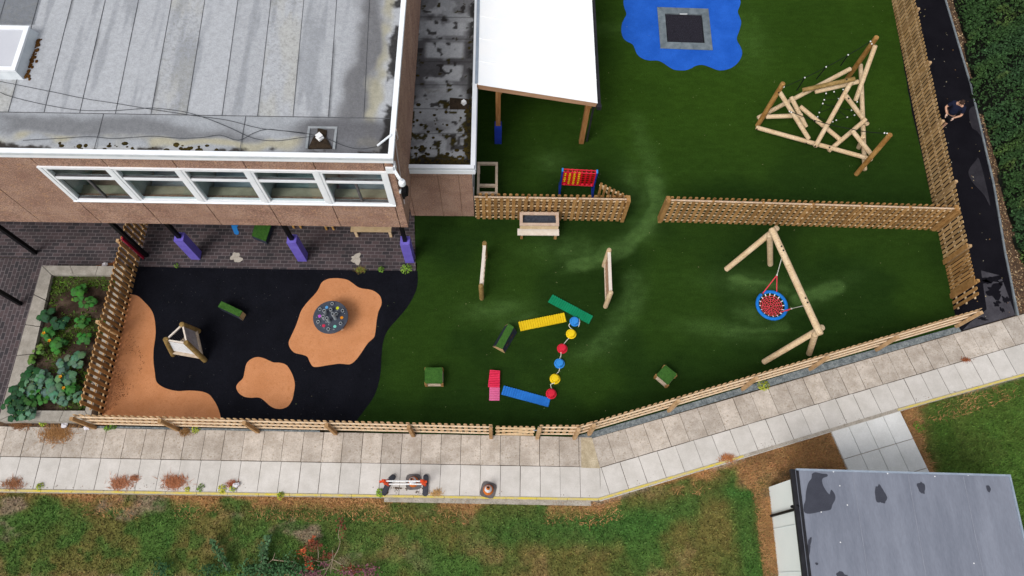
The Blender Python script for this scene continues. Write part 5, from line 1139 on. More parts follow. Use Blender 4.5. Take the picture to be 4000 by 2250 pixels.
# things under the overhang
tb_ = thing('timber_table', 'pale wooden table half hidden under the building overhang', 'table', ZP(1800, 200)); zt = .56
q = [ZP(1530, 200, zt), ZP(2080, 202, zt)]; x0, x1, y0 = q[0].x-.06, q[1].x+.02, q[0].y; b = MB(); b.box(((x0+x1)/2, y0+.33, zt-.02), (x1-x0, .66, .04)); b.build('table_top', mat('table_ply', K(196, 168, 128), K(210, 184, 146), 5, .7), tb_, smooth=False)
for xx in (x0+.12, x1-.08):
    for yy in (y0+.1, y0+.58): b = MB(); b.box((xx, yy, .26), (.09, .07, .52)); b.build('leg', rail_wood, tb_, smooth=False)
b = MB(); b.box(((x0+x1)/2, y0+.1, zt-.08), (x1-x0-.3, .03, .08)); b.build('apron', rail_wood, tb_, smooth=False)
def stl(label, px, py):
    p = ZP(px, py); t = thing('wooden_stool', label, 'stool', p+Vector((0, .1, 0)), 'stools under the overhang'); b = MB(); b.box((p.x, p.y+.15, .3), (.3, .3, .03)); b.build('seat', mat('table_ply', (0, 0, 0)), t, smooth=False)
    for dx in (-.12, .12):
        for dy in (.03, .27): b = MB(); b.box((p.x+dx, p.y+dy, .14), (.06, .05, .28)); b.build('leg', mat('honey_timber', K(196, 146, 76), K(212, 164, 96), 5, .7), t, smooth=False)
stl('wooden stool nearest the middle purple post under the overhang', 745, 160); stl('wooden stool between the middle purple post and the wooden table', 1215, 185)
sg_ = MB(); fpz = zoomed(600, 850, .20704); sg_.prism([(p.x, p.y) for p in [fpz(*c) for c in ((1470, 150), (1595, 150), (1580, 190), (1590, 240), (1612, 270), (1608, 315), (1570, 330), (1530, 312), (1510, 260), (1478, 190))]], .013, .03)
o = sg_.build('foot_marker', blue_pl, None, fpz(1540, 240), smooth=False); tag(o, 'flat blue foot shaped floor marker lying on the brick paving', 'floor marker')
for i, (c, lb) in enumerate(((fpz(1562, 757), 'pale cement splat on the bricks right of the left purple post'), (ZP(1590, 598), 'pale cement splat on the bricks between the right purple posts'))):
    b = MB(); b.prism([(p.x, p.y) for p in blob(c, .19, .16, 26, 5+i, .3, .5)], .0125, .024); tag(b.build('cement_splat', mortar_m, None, c, smooth=False), lb, 'cement patch', 'cement splats')

# ------------------------------------------------------------------ squash bed
pl_o = [ZA(360, 82, .35), ZA(985, 95, .35), ZA(700, 1385, .35), ZA(-15, 1415, .35)]; pl_i = [ZA(440, 160, .35), ZA(912, 170, .35), ZA(680, 1330, .35), ZA(180, 1325, .35)]
pl_o[1] = Vector((Q1.x-.18, pl_o[0].y, .35)); pl_i[1] = Vector((Q1.x-.42, pl_i[0].y, .35)); pl_o[2] = Vector((Q0.x-.16, pl_o[3].y, .35)); pl_i[2] = Vector((Q0.x-.36, pl_i[3].y, .35))
plt_ = thing('planting_bed', 'raised planting bed with concrete kerb walls holding squash plants', 'planting bed', sum(pl_o, Vector())/4-zv*.35)
for k in range(4):
    o0, o1, i0, i1 = pl_o[k], pl_o[(k+1) % 4], pl_i[k], pl_i[(k+1) % 4]; n = max(1, round((o1-o0).length/.95))
    for j in range(n):
        f0, f1 = j/n+.003, (j+1)/n-.003; q = [o0.lerp(o1, f0), o0.lerp(o1, f1), i0.lerp(i1, f1), i0.lerp(i1, f0)]; b = MB(); b.hull8([Vector((p.x, p.y, 0)) for p in q], q); b.build('kerb_stone', concrete, plt_, smooth=False)
def bed_col(X, Y):
    c = np.tile(np.array(K(62, 50, 42)), (len(X), 1)); c = mixc(c, K(90, 76, 64), ss(vn(X, Y, 2.4, 301, 4), .45, .65)); return mixc(c, K(66, 80, 38), ss(vn(X, Y, 1.3, 305, 4), .5, .66)*.5)*(.75+.5*vn(X, Y, 12, 307, 2))[:, None]
xs, ys_ = [p.x for p in pl_i], [p.y for p in pl_i]
painted('soil', min(xs), max(xs), min(ys_), max(ys_), .05, bed_col, lawn_attr, lambda X, Y: .17+.07*vn(X, Y, 3, 309, 3), [(p.x, p.y) for p in inset(pl_i, -.03)], plt_, plt_.location)
def squash_leaf(V, F, C, base, stem_top, ang, r, col, rg):
    """lobed, cupped leaf"""
    n = 15; o = len(V); ca_, sa = cos(ang), sin(ang); tilt = rg.uniform(.1, .5)
    V.append(stem_top); C.append([x*1.25 for x in col])
    for k in range(n):
        a = 2*pi*k/n; rr_ = r*(.92+.10*cos(5*a)+.05*rg.uniform(-1, 1))*(1-.45*max(0, -cos(a))**6)
        lx, ly = rr_*cos(a), rr_*sin(a); z = -.28*rr_*rr_/r-tilt*lx*.6+.05*r*sin(5*a)
        V.append((stem_top[0]+lx*ca_-ly*sa, stem_top[1]+lx*sa+ly*ca_, stem_top[2]+z)); C.append([x*rg.uniform(.82, 1.1) for x in col])
    for k in range(n): F.append((o, o+1+k, o+1+(k+1) % n))
ZQ = zoomed(0, 1000, .46924)
pale, dgr, mgr = K(82, 116, 92), K(38, 76, 46), K(54, 108, 44)
plants = [((655, 300), .36, 9, mgr, 'squash plant at the top of the bed under the upper kerb', 0), ((745, 390), .3, 8, mgr, 'squash plant beside the fence second from the top', 0), ((690, 555), .27, 8, mgr, 'small squash plant beside the fence in mid bed', 0),
          ((705, 690), .28, 7, mgr, 'small squash plant by the fence with a yellow bud', 1), ((390, 505), .34, 10, dgr, 'dark squash plant overhanging the left kerb in mid bed', 0), ((500, 560), .33, 10, dgr, 'dark squash plant right of the one overhanging the left kerb', 0),
          ((410, 640), .3, 9, mgr, 'squash plant with a large orange flower in mid bed', 2), ((470, 735), .33, 11, mgr, 'squash plant with yellow flowers below the orange flowered one', 1), ((335, 775), .2, 6, K(96, 120, 56), 'small yellowish squash plant by the left kerb', 1),
          ((265, 860), .2, 6, K(80, 112, 44), 'small bright green squash plant hugging the left kerb', 0), ((520, 900), .26, 6, pale, 'pale mottled squash plant in the lower right of the bed', 0), ((630, 860), .36, 9, pale, 'large pale mottled squash plant near the lower fence', 2),
          ((250, 1000), .36, 9, dgr, 'dark squash plant by the lower left kerb', 0), ((350, 1010), .34, 10, pale, 'pale mottled squash plant in the lower middle of the bed', 0), ((560, 1020), .38, 10, pale, 'pale mottled squash plant with orange flower near the lower fence', 2),
          ((150, 1140), .4, 10, dgr, 'dark squash plant spilling over the lower left kerb', 0), ((270, 1085), .38, 11, pale, 'large pale mottled squash plant next to the lower left corner', 1), ((430, 1110), .4, 12, pale, 'largest pale mottled squash plant in the lower bed', 0),
          ((590, 1110), .3, 8, mgr, 'squash plant with yellow stalks near the bottom fence corner', 2), ((120, 1240), .36, 9, dgr, 'dark squash plant at the bottom left corner of the bed', 0), ((250, 1190), .32, 9, K(44, 84, 38), 'green squash plant in the bottom row left', 0),
          ((360, 1180), .3, 8, mgr, 'green squash plant in the bottom row middle', 0), ((520, 1190), .32, 9, pale, 'pale squash plant in the bottom row right', 0), ((170, 1310), .34, 8, dgr, 'dark squash plant draped over the bottom kerb', 0), ((255, 1300), .32, 8, pale, 'pale squash plant draped over the bottom kerb', 0),
          ((640, 1180), .26, 7, pale, 'pale squash plant tucked against the bottom fence', 0)]
for i, ((x, y), rad, nl, col, lb, fl_) in enumerate(plants):
    rg = random.Random(i+50); p = ZQ(x, y, .42); p0 = Vector((p.x, p.y, .2)); t = thing('squash_plant', lb, 'plant', p0, 'squash plants in the bed'); V, F, C = [], [], []; st = MB()
    nl = int(nl*2)
    for k in range(nl):
        a = 2*pi*k/nl*2+rg.uniform(-.4, .4); rr_ = rad*(rg.uniform(.25, .75) if k % 3 else rg.uniform(0, .3)); tip = (p.x+rr_*cos(a), p.y+rr_*sin(a), .32+rg.uniform(.05, .26))
        squash_leaf(V, F, C, p0, tip, a, rad*rg.uniform(.24, .38), [c_*rg.uniform(.8, 1.25) for c_ in col], rg); st.tube([p0, ((p0.x+tip[0])/2, (p0.y+tip[1])/2, tip[2]-.05), (tip[0], tip[1], tip[2]-.005)], .008, 5)
    np_mesh('leaves', V, F, leaf_attr, np.array(C), t, t.location); st.build('stems', mat('green_stem', K(110, 140, 70), K(126, 156, 84), 6, .7), t)
    if fl_ and i not in (3, 11, 16, 8):
        for j in range(1):
            q = p+Vector((rg.uniform(-.12, .12), rg.uniform(-.1, .1), .24)); b = MB()
            for k in range(5): a = 2*pi*k/5; b.add([q-zv*.05, q+Vector((.035*cos(a-.5), .035*sin(a-.5), .01)), q+Vector((.062*cos(a), .062*sin(a), .02)), q+Vector((.035*cos(a+.5), .035*sin(a+.5), .01))], [(0, 1, 2, 3)])
            b.build('flower', mat('squash_flower', K(250, 178, 24), K(238, 160, 14), 5, .6), t, smooth=False)
blades('weeds', 4200, min(xs), max(xs), min(ys_), max(ys_), [[(p.x, p.y) for p in pl_i]], lambda X, Y: np.tile(np.array(K(84, 112, 40)), (len(X), 1)), .02, .09, .03, lambda X, Y: np.full(len(X), .2), .35, .9, lambda X, Y: ss(vn(X, Y, 1.3, 305, 4), .47, .6)+.04, 9)

# ------------------------------------------------------------------ barrier and traffic cones on the path
ZR = zoomed(1460, 1830, .19410); PZ = .028
br_ = thing('traffic_barrier', 'low barrier of two white planks with orange plastic ends on black rubber feet', 'barrier', ZR(670, 330, PZ))
def bz(x, y, z): return ZR(x, y, z)
fl_, fr2 = ZR(300, 335, PZ), ZR(1040, 338, PZ)
for pts in ([(388, 172), (330, 225), (285, 320), (235, 430), (212, 492)], [(1048, 172), (1048, 250), (1042, 340), (1038, 430), (1034, 505)]):
    b = MB(); pp = [ZR(x, y, PZ+.045) for x, y in pts]
    for i in range(len(pp)-1): b.bar(pp[i], pp[i+1]+(pp[i+1]-pp[i])*.04, .15, .085+.001*i)
    for p in (pp[0], pp[-1]): b.lathe(p-zv*.045, [(.078, 0), (.078, .07), (.06, .088)], 14)
    b.build('rubber_foot', foot_black, br_, smooth=False)
for f, tx, ty, s_ in ((fl_, 150, 262, -1), (fr2, 985, 245, 1)):
    b = MB(); h = 1.0; tp = ZR(tx, ty, h); fx = Vector((f.x, f.y, PZ+.05)); mid = fx.lerp(Vector((fx.x, fx.y, h)), .55)
    b.tube([fx, Vector((fx.x, fx.y, h))], [.045, .04], 10); top = Vector((fx.x, fx.y, h))
    b.box(top-zv*.05, (.11, .08, .2)); b.box(top-zv*.45, (.12, .09, .2)); b.ball(top+zv*.05, .045, 10, 6); b.bar(top-zv*.06, top+Vector((s_*.13, -.02, -.06)), .06, .08); b.bar(top-zv*.3, top+Vector((-s_*.02, .06, -.5)), .05, .1)
    b.build('upright', orange_pl, br_)
tl, tr2 = Vector((fl_.x, fl_.y, .94)), Vector((fr2.x, fr2.y, .94)); dd = (tr2-tl).normalized()*.05
for z in (.98, .30): b = MB(); b.tube([Vector((tl.x, tl.y, z))+dd, Vector((tr2.x, tr2.y, z))-dd], .024, 10); b.build('plank', clip_white, br_, smooth=False)
def cone(lb, base_px, tip_px, rz):
    bp_ = ZR(*base_px, PZ+.02); t = thing('traffic_cone', lb, 'traffic cone', Vector((bp_.x, bp_.y, PZ)), 'traffic cones'); c = Vector((bp_.x, bp_.y, PZ)); s_ = .215; b = MB(); pts = []
    for k in range(4):
        for d in (-.32, 0, .32): a = rz+pi/4+k*pi/2+d; r = s_*(1.18 if d else 1.3); pts.append((c.x+r*cos(a), c.y+r*sin(a)))
    b.prism(pts, PZ+.001, PZ+.035); b.build('base', cone_base, t, smooth=False)
    H = .62; prof = lambda z: .165-.135*(z/H)
    tipc = ZR(*tip_px, PZ+H); tlt = Vector((tipc.x-c.x, tipc.y-c.y, 0)) if (Vector((tipc.x-c.x, tipc.y-c.y, 0))).length > .12 else Vector()
    for nm, za, zb3, m_ in (('cone_foot', .036, .25, cone_orange), ('white_band', .25, .48, cone_white), ('cone_tip', .48, H, cone_orange)):
        b = MB(); n = 20; V = []
        for z in np.linspace(za, zb3, 3): V += [c+tlt*(z/H)*.6+Vector((prof(z)*cos(2*pi*k/n), prof(z)*sin(2*pi*k/n), z)) for k in range(n)]
        b.add(V, [(i*n+k, i*n+(k+1) % n, (i+1)*n+(k+1) % n, (i+1)*n+k) for i in range(2) for k in range(n)]); b.build(nm, m_, t)
    b = MB(); b.lathe(c+tlt*.6+zv*(H-.02), [(.024, 0), (.024, .012)], 12); b.build('cone_hole', black_paint, t)
cone('leaning orange and white traffic cone standing behind the white plank barrier', (800, 270), (722, 215), .05)
cone('orange and white traffic cone standing alone on the lower slabs', (2305, 432), (2305, 355), -.25)

# ------------------------------------------------------------------ cabin with flat membrane roof
ch = 2.45
r_nw, r_ne, r_sw = G(3105, 1833, ch), G(3943, 1857, ch), G(3137, 2250, ch); eu = (r_ne-r_nw); CL = eu.length; eu.normalize(); ev = Vector((eu.y, -eu.x, 0)); CD = 6.5
cabin = thing('cabin', 'pale clad cabin with flat dark grey membrane roof on the lawn', 'cabin', r_nw+eu*3+ev*2-zv*ch)
def cp(a, d, z): return r_nw+eu*a+ev*d+Vector((0, 0, z-ch))
def cbox(b, a0, a1, d0, d1, z0, z1): return b.hull8([cp(a0, d1, z0), cp(a1, d1, z0), cp(a1, d0, z0), cp(a0, d0, z0)], [cp(a0, d1, z1), cp(a1, d1, z1), cp(a1, d0, z1), cp(a0, d0, z1)])
b = MB(); cbox(b, .16, CL-.16, .16, CD, -.15, ch-.16); b.build('wall', cabin_wall_m, cabin, smooth=False)
b = MB()
for k in range(1, 6): cbox(b, .145, .16, .16+k*1.2, .165+k*1.2, -.1, ch-.2)
b.build('wall_joint', fascia_grey, cabin, smooth=False)
b = MB(); cbox(b, 0.02, CL-.03, .03, CD, ch-.155, ch); ro = b.build('roof', cabin_roof_m, cabin, smooth=False)
b = MB(); cbox(b, .03, CL+.02, -.02, .03, ch-.14, ch+.03); cbox(b, CL-.03, CL+.02, .03, CD, ch-.14, ch+.031); b.build('edge_trim', alu, cabin, smooth=False)
b = MB(); cbox(b, -.10, .02, -.01, CD, ch-.15, ch-.05); cbox(b, .02, .09, .03, CD, ch+.001, ch+.02); b.build('gutter', dark_metal, cabin, smooth=False)
b = MB()
for a_ in (1.55, 3.05, 4.55): cbox(b, a_, a_+.02, .05, CD, ch+.001, ch+.006)
b.build('roof_seam', mat('membrane_seam', K(134, 138, 150), K(144, 148, 160), 2, .7), ro, smooth=False)
def wet(pts, z=ch+.002): b = MB(); b.prism([(p.x, p.y) for p in pts], z, z+.004); b.build('wet_patch', wet_patch, ro, smooth=False)
wet(curve_pts([ZH(x, y, ch) for x, y in ((595, 575), (625, 560), (680, 572), (725, 575), (728, 595), (690, 610), (683, 640), (700, 690), (745, 750), (760, 710), (790, 745), (796, 790), (770, 840), (755, 880), (690, 893), (580, 915), (530, 900), (527, 840), (540, 800), (545, 730), (565, 650), (592, 612), (595, 575))], 3))
wet(blob(ZH(1183, 752, ch), .13, .27, 24, 3, .08, .3)); wet(blob(ZH(1535, 692, ch), .09, .17, 24, 8, .05, .3)); wet(blob(ZH(2110, 700, ch), .05, .1, 18, 4, 0, .2)); wet(blob(ZH(572, 1195, ch), .05, .2, 20, 6, -.25, .5)); wet(blob(ZH(637, 1344, ch), .035, .035, 14, 7, 0, .2)); wet(blob(ZH(855, 1455, ch), .14, .12, 20, 9, 0, .3))
b = MB(); pa, pb_ = ZH(470, 850, ch-.1), ZH(245, 890, .12); b.tube([pa, pa+Vector((-.1, 0, -.12)), Vector((r_nw.x+.1, pa.y-.03, ch-.3)), Vector((r_nw.x+.1, pa.y-.05, -.1))], .04, 8); b.ball(pa, .07, 8, 6); b.build('downpipe', black_paint, cabin)
b = MB()
for x, y in ((780, 555), (675, 900), (1245, 570), (1650, 595), (1935, 585), (840, 1160), (1985, 1340), (900, 840), (835, 675)): p = ZH(x, y, ch); b.lathe(p+zv*.002, [(.018, 0), (.016, .006)], 8)
tag(b.build('droppings', clip_white, ro), kind='stuff')

# ------------------------------------------------------------------ the person flying the camera
PH = zoomed(3650, 340, .11044)
head = PH(1075, 470, 1.66); pb0 = Vector((head.x-.06, head.y-.02, .012)); face = Vector((-.62, -.78, 0)).normalized(); side = Vector((face.y, -face.x, 0))   # side: person's right
per = thing('person', 'person in navy shirt and dark shorts standing on the tarmac path holding a small controller', 'person', pb0)
def pp_(f, r, z): return pb0+face*f+side*r+zv*(z-.012)
def skinned(name, chain_sets, m_, parent, sub=2):
    V, E, Rr = [], [], []
    for ch_ in chain_sets:
        prev = None
        for q, r in ch_:
            q = Vector(q); idx = next((i for i, v in enumerate(V) if (v-q).length < 1e-4), None)
            if idx is None: V.append(q); Rr.append(r if isinstance(r, tuple) else (r, r)); idx = len(V)-1
            if prev is not None: E.append((prev, idx))
            prev = idx
    o = root_loc(parent); me = bpy.data.meshes.new(name); me.from_pydata([v-o for v in V], E, []); ob = bpy.data.objects.new(name, me); COL.objects.link(ob); ob.parent = parent
    sm = ob.modifiers.new('skin', 'SKIN'); sm.use_smooth_shade = True
    for i, r in enumerate(Rr): me.skin_vertices[0].data[i].radius = r
    me.skin_vertices[0].data[0].use_root = True
    ss_ = ob.modifiers.new('sub', 'SUBSURF'); ss_.levels = sub; ss_.render_levels = sub
    bpy.context.view_layer.update(); dg = bpy.context.evaluated_depsgraph_get(); m2 = bpy.data.meshes.new_from_object(ob.evaluated_get(dg)); ob.modifiers.clear(); ob.data = m2; m2.materials.clear(); m2.materials.append(m_)
    return ob
pel = pp_(0, 0, .95); arms = {}
for s_ in (1, -1):
    sh, el, wr = pp_(.0, .20*s_, 1.40), pp_(.06, .30*s_, 1.12), pp_(.30, .13*s_, 1.10); arms[s_] = (sh, el, wr)
body = [[(pel, .13), (pp_(.01, 0, 1.12), .125), (pp_(.0, 0, 1.30), .13), (pp_(.01, 0, 1.42), .10), (pp_(.03, 0, 1.50), .055), (pp_(.07, 0, 1.58), .075)]]
for s_ in (1, -1):
    sh, el, wr = arms[s_]; body.append([(pp_(.01, 0, 1.42), .10), (sh, .066), (el, .045), (wr, .03), (wr+face*.05-side*.01*s_, .03)])
    body.append([(pel, .13), (pp_(.0, .095*s_, .86), .088), (pp_(.02, .11*s_, .48), .056), (pp_(-.01, .12*s_, .10), .04), (pp_(.10, .13*s_, .05), .036)])
skinned('body', body, skin, per)
hd = MB(); hc = pp_(.10, 0, 1.66); fx_ = Matrix((face, -side, zv)).transposed() @ Matrix.Rotation(.55, 3, 'Y'); n, mm = 18, 14; V = []
for i in range(mm+1):
    t = pi*i/mm
    for k in range(n):
        a = 2*pi*k/n; x, y, z = sin(t)*cos(a)*.098, sin(t)*sin(a)*.077, cos(t)*.122
        if z < -.02: x *= 1-.25*(-z-.02)/.1; y *= 1-.45*(-z-.02)/.1
        if abs(a) < .3 or a > 5.98: x += .014*math.exp(-((z+.02)/.03)**2)
        V.append(hc+fx_ @ Vector((x, y, z)))
hd.add(V, [(i*n+k, (i+1)*n+k, (i+1)*n+(k+1) % n, i*n+(k+1) % n) for i in range(mm) for k in range(n)])
for s_ in (1, -1): hd.ball(hc+fx_ @ Vector((-.005, .08*s_, -.015)), (.022, .014, .032), 8, 6)
hd.ball(hc+fx_ @ Vector((.105, 0, -.03)), (.018, .014, .02), 8, 6); heado = hd.build('head', skin, per)
b = MB()
for s_ in (1, -1): b.ball(hc+fx_ @ Vector((.09, .032*s_, .008)), (.01, .014, .009), 8, 6)
b.ball(hc+fx_ @ Vector((.088, 0, -.068)), (.01, .024, .006), 8, 5); b.build('eyes_and_mouth', dark_gap, heado)
hr = MB(); V = []; F = []
for i in range(9):
    t = (pi*.56)*i/8
    for k in range(n):
        a = 2*pi*k/n; lim = t*(.62 if cos(a) > .5 else 1); V.append(hc+fx_ @ Vector((sin(lim)*cos(a)*.106-.006, sin(lim)*sin(a)*.085, cos(lim)*.131)))
hr.add(V, [(i*n+k, (i+1)*n+k, (i+1)*n+(k+1) % n, i*n+(k+1) % n) for i in range(8) for k in range(n)]); hr.build('hair', hair_m, per)
shirt_ch = [[(pp_(0, 0, .93), .165), (pp_(.015, 0, 1.10), .16), (pp_(0, 0, 1.28), .16), (pp_(.0, 0, 1.40), .125), (pp_(.02, 0, 1.47), .07)]]
for s_ in (1, -1): sh, el, wr = arms[s_]; shirt_ch.append([(pp_(.0, 0, 1.40), .125), (sh, .088), (sh.lerp(el, .72), .072)])
skinned('shirt', shirt_ch, shirt, per)
tr_ch = []
for s_ in (1, -1): tr_ch.append([(pp_(0, 0, .92), .15), (pp_(.0, .1*s_, .84), .112), (pp_(.02, .115*s_, .50), .088)])
skinned('shorts', tr_ch, trousers, per)
for s_ in (1, -1):
    wr = arms[s_][2]; inw = -side*s_; hb = wr+face*.06; b = []
    ob_ch = [[(wr, .026), (hb, .034), (hb+face*.045, .032)]]
    for j, (off, ln) in enumerate(((-.024, .07), (-.008, .078), (.008, .074), (.023, .058))): k0 = hb+face*.05+zv*off*.9; ob_ch.append([(hb+face*.045, .032), (k0, .0105), (k0+face*ln*.45+inw*.012, .0095), (k0+face*ln*.7+inw*.035, .008)])
    ob_ch.append([(hb, .034), (hb+inw*.03+face*.01+zv*.02, .012), (hb+inw*.05+face*.04+zv*.03, .009)]); skinned('hand', ob_ch, mat('pale_hand', K(226, 190, 170), K(232, 198, 180), 9, .6), per, 1)
    b = MB(); b.bar(pp_(-.09, .12*s_, .055), pp_(.17, .135*s_, .045), .1, .085); b.ball(pp_(.16, .135*s_, .045), (.05, .05, .042), 8, 6); b.build('shoe', shoe_m, per)
ctl = thing('controller', 'small dark controller held in the hands of the person on the tarmac path', 'controller', pp_(.42, 0, 1.10)); b = MB(); b.box(pp_(.41, 0, 1.1), (.09, .15, .03), rz=atan2(face.y, face.x)); b.build('controller_body', black_paint, ctl, smooth=False)
for s_ in (1, -1): b = MB(); b.tube([pp_(.44, .04*s_, 1.115), pp_(.44, .04*s_, 1.14)], .008, 8); b.build('thumb_stick', dark_metal, ctl)

# ------------------------------------------------------------------ weeds, cut branches, litter and leaves
def weed(lb, p, r, n, c0, c1, seed, h=.18, grp='weeds at the edges'):
    rg = np.random.default_rng(seed); t = thing('weed', lb, 'weed', p, grp); a = rg.uniform(0, 2*pi, n); rr_ = r*np.sqrt(rg.random(n)); cx, cy = p.x+rr_*np.cos(a), p.y+rr_*np.sin(a); z = p.z+h*(1-rr_/r)*rg.uniform(.3, 1.1, n)+.01
    if 'dried' in lb or 'straw' in lb:
        m = int(n*2.6); bx = p.x+rg.normal(0, r*.55, m); by = p.y+rg.normal(0, r*.30, m)-.15*r; ang = rg.normal(pi/2, .9, m); ln = r*rg.uniform(.15, .75, m); wv = .0045+.004*rg.random(m)
        dx, dy = np.cos(ang)*ln, np.sin(ang)*ln; P0 = np.stack([bx-np.sin(ang)*wv, by+np.cos(ang)*wv, np.full(m, p.z)], 1); P1 = np.stack([bx+np.sin(ang)*wv, by-np.cos(ang)*wv, np.full(m, p.z)], 1); P2 = np.stack([bx+dx, by+dy, p.z+rg.uniform(.01, h, m)], 1)
        f = rg.random((m, 1)); cols = (np.array(c0)*(1-f)+np.array(c1)*f)*rg.uniform(.7, 1.25, (m, 1)); np_mesh('dry_stalks', np.stack([P0, P1, P2], 1).reshape(-1, 3), np.arange(3*m).reshape(-1, 3), leaf_attr, np.repeat(cols, 3, 0), t, t.location)['kind'] = 'stuff'; return
    f = rg.random((n, 1)); cols = np.array(c0)*(1-f)+np.array(c1)*f; C = np.stack([cx, cy, z], 1); nr = np.stack([np.cos(a)*.5, np.sin(a)*.5, np.ones(n)], 1)
    leaf_cloud('leaves', C, nr, cols, .03, t, t.location, seed)
    b = MB()
    for k in range(6): q = Vector((cx[k], cy[k], z[k])); b.tube([p, (p+q)/2+zv*.03, q], .004, 4)
    b.build('stem', mat('green_stem', (0, 0, 0)), t)
lg, yg, br1 = K(112, 150, 52), K(190, 190, 60), K(150, 104, 66)
wl = [(ZB(1292, 115), .19, 130, lg, K(140, 176, 70), 'bright green weed at the foot of the right purple post'), (ZB(1075, 118), .11, 50, lg, K(90, 124, 50), 'small green weed on the brick edge left of the right purple post'), (ZB(892, 122), .16, 70, lg, br1, 'half dried weed on the brick edge above the orange island'),
      (ZA(1520, 85), .08, 20, lg, lg, 'single leafy weed below the left purple post'), (ZD(178, 783), .19, 110, yg, K(150, 170, 60), 'yellow green weed in the gravel above the sloping slabs'), (ZE(925, 185), .09, 40, lg, lg, 'small weed in the gravel near the left fence end'), (ZE(975, 170), .11, 50, K(86, 116, 50), lg, 'darker weed in the gravel near the left fence end'),
      (ZE(1685, 192), .14, 60, yg, lg, 'yellow weed in the gravel between two fence posts'), (ZE(375, 140), .12, 50, yg, lg, 'weed below the planting bed wall'), (ZE(350, 682), .11, 50, yg, lg, 'yellow weed on the kerb line at the far left'), (ZE(1910, 705), .13, 60, yg, yg, 'yellow weed on the kerb line beside the white tissue'),
      (ZE(1998, 702), .1, 45, yg, lg, 'second yellow weed close to the white tissue on the kerb'), (ZE(1725, 695), .11, 45, lg, K(130, 150, 80), 'grey green weed on the kerb line'), (ZE(1610, 708), .07, 26, yg, yg, 'tiny yellow weed on the kerb line'), (ZF(1065, 735), .13, 70, K(160, 190, 50), lg, 'bright weed at the left foot of the barrier'),
      (ZF(1550, 738), .16, 70, K(216, 176, 120), K(200, 156, 96), 'dry straw coloured weed right of the barrier'), (ZF(215, 765), .12, 50, yg, lg, 'yellow weed below the kerb at the lower left'), (ZG(2065, 440), .2, 100, K(176, 112, 66), K(196, 130, 80), 'orange dried weed growing over the kerb near the lawn corner'),
      (ZH(1510, 175), .18, 70, lg, K(80, 110, 40), 'green weed in the dry grass right of the pale slabs'), (ZD(1910, 562), .14, 44, K(170, 96, 54), K(150, 84, 50), 'rust coloured dried weed between the slab rows'), (ZE(1590, 215), .17, 90, K(170, 128, 78), K(150, 110, 66), 'straw tuft spilling onto the buff slabs'),
      (ZE(1500, 640), .3, 240, K(190, 128, 92), K(170, 104, 70), 'large rust coloured dried tuft over the pale slabs'), (ZE(1040, 650), .28, 170, K(190, 132, 98), K(176, 112, 80), 'spread dried tuft over the pale slabs left of the large one'), (ZE(1160, 610), .14, 70, K(190, 132, 98), K(176, 112, 80), 'small dried tuft pointing up over the pale slabs'),
      (ZE(500, 225), .42, 260, K(150, 104, 62), K(176, 132, 84), 'broad dried tuft below the planting bed wall'), (ZE(190, 150), .24, 130, K(150, 104, 66), K(130, 88, 56), 'dried tuft at the far left below the bed wall'), (ZE(2000, 660), .16, 80, K(186, 110, 76), K(170, 100, 70), 'rusty dried tuft behind the yellow weeds'), (ZE(120, 660), .26, 120, K(150, 96, 66), K(170, 120, 84), 'dried tuft at the far left kerb')]
for i, (p, r, n, c0, c1, lb) in enumerate(wl): weed(lb, Vector((p.x, p.y, .03)), r, n, c0, c1, 400+i, .16 if 'dried' not in lb and 'straw' not in lb else .1)
blades('dry_grass', 120000, -18.5, 17, -.2, 8.2, [[(a[0], a[1]+.12) for a in kerb_xy]+[(a[0], a[1]-.75) for a in reversed(kerb_xy)]], lambda X, Y: np.tile(np.array(K(200, 150, 102)), (len(X), 1))*(.75+.5*vn(X, Y, 1, 440))[:, None], .04, .14, .006, lambda X, Y: np.full(len(X), -.1), .28, .9, lambda X, Y: ss(vn(X, Y, 1.0, 41, 4)+.08*(vn(X, Y, 5, 46)-.5), .46, .62), 21)
kx = np.linspace(7.0, 13.6, 12); ky = np.interp(kx, [p[0] for p in kerb_xy], [p[1] for p in kerb_xy])
blades('dry_grass', 170000, 6.3, 13.8, -.6, 6.5, [[(7.65, -.6), (8.1, -.6), (8.1, 2.7), (13.6, 2.6)]+[(a, b-.06) for a, b in reversed(list(zip(kx, ky)))]+[(7.3, 2.9), (7.65, 2.5)]], lambda X, Y: np.tile(np.array(K(190, 146, 98)), (len(X), 1))*(.6+.8*vn(X, Y, 2.2, 441))[:, None], .03, .12, .006, lambda X, Y: np.full(len(X), -.1), .3, 1.0, lambda X, Y: (.15+ss(vn(X, Y, 1.6, 442), .34, .6))*ss(X+.9*(vn(X, Y, 1.7, 443, 4)-.5), 7.15, 7.6)*(1-ss(X+.9*(vn(X, Y, 1.7, 444, 4)-.5), 12.8, 13.4))*(1-.999*inside([(p.x, p.y) for p in (e0-uy*.1, e1-uy*.1, e1+uy*2.8, e0+uy*2.8)], X, Y)), 22)
ZS = zoomed(600, 2030, .34938); LZ_ = .18
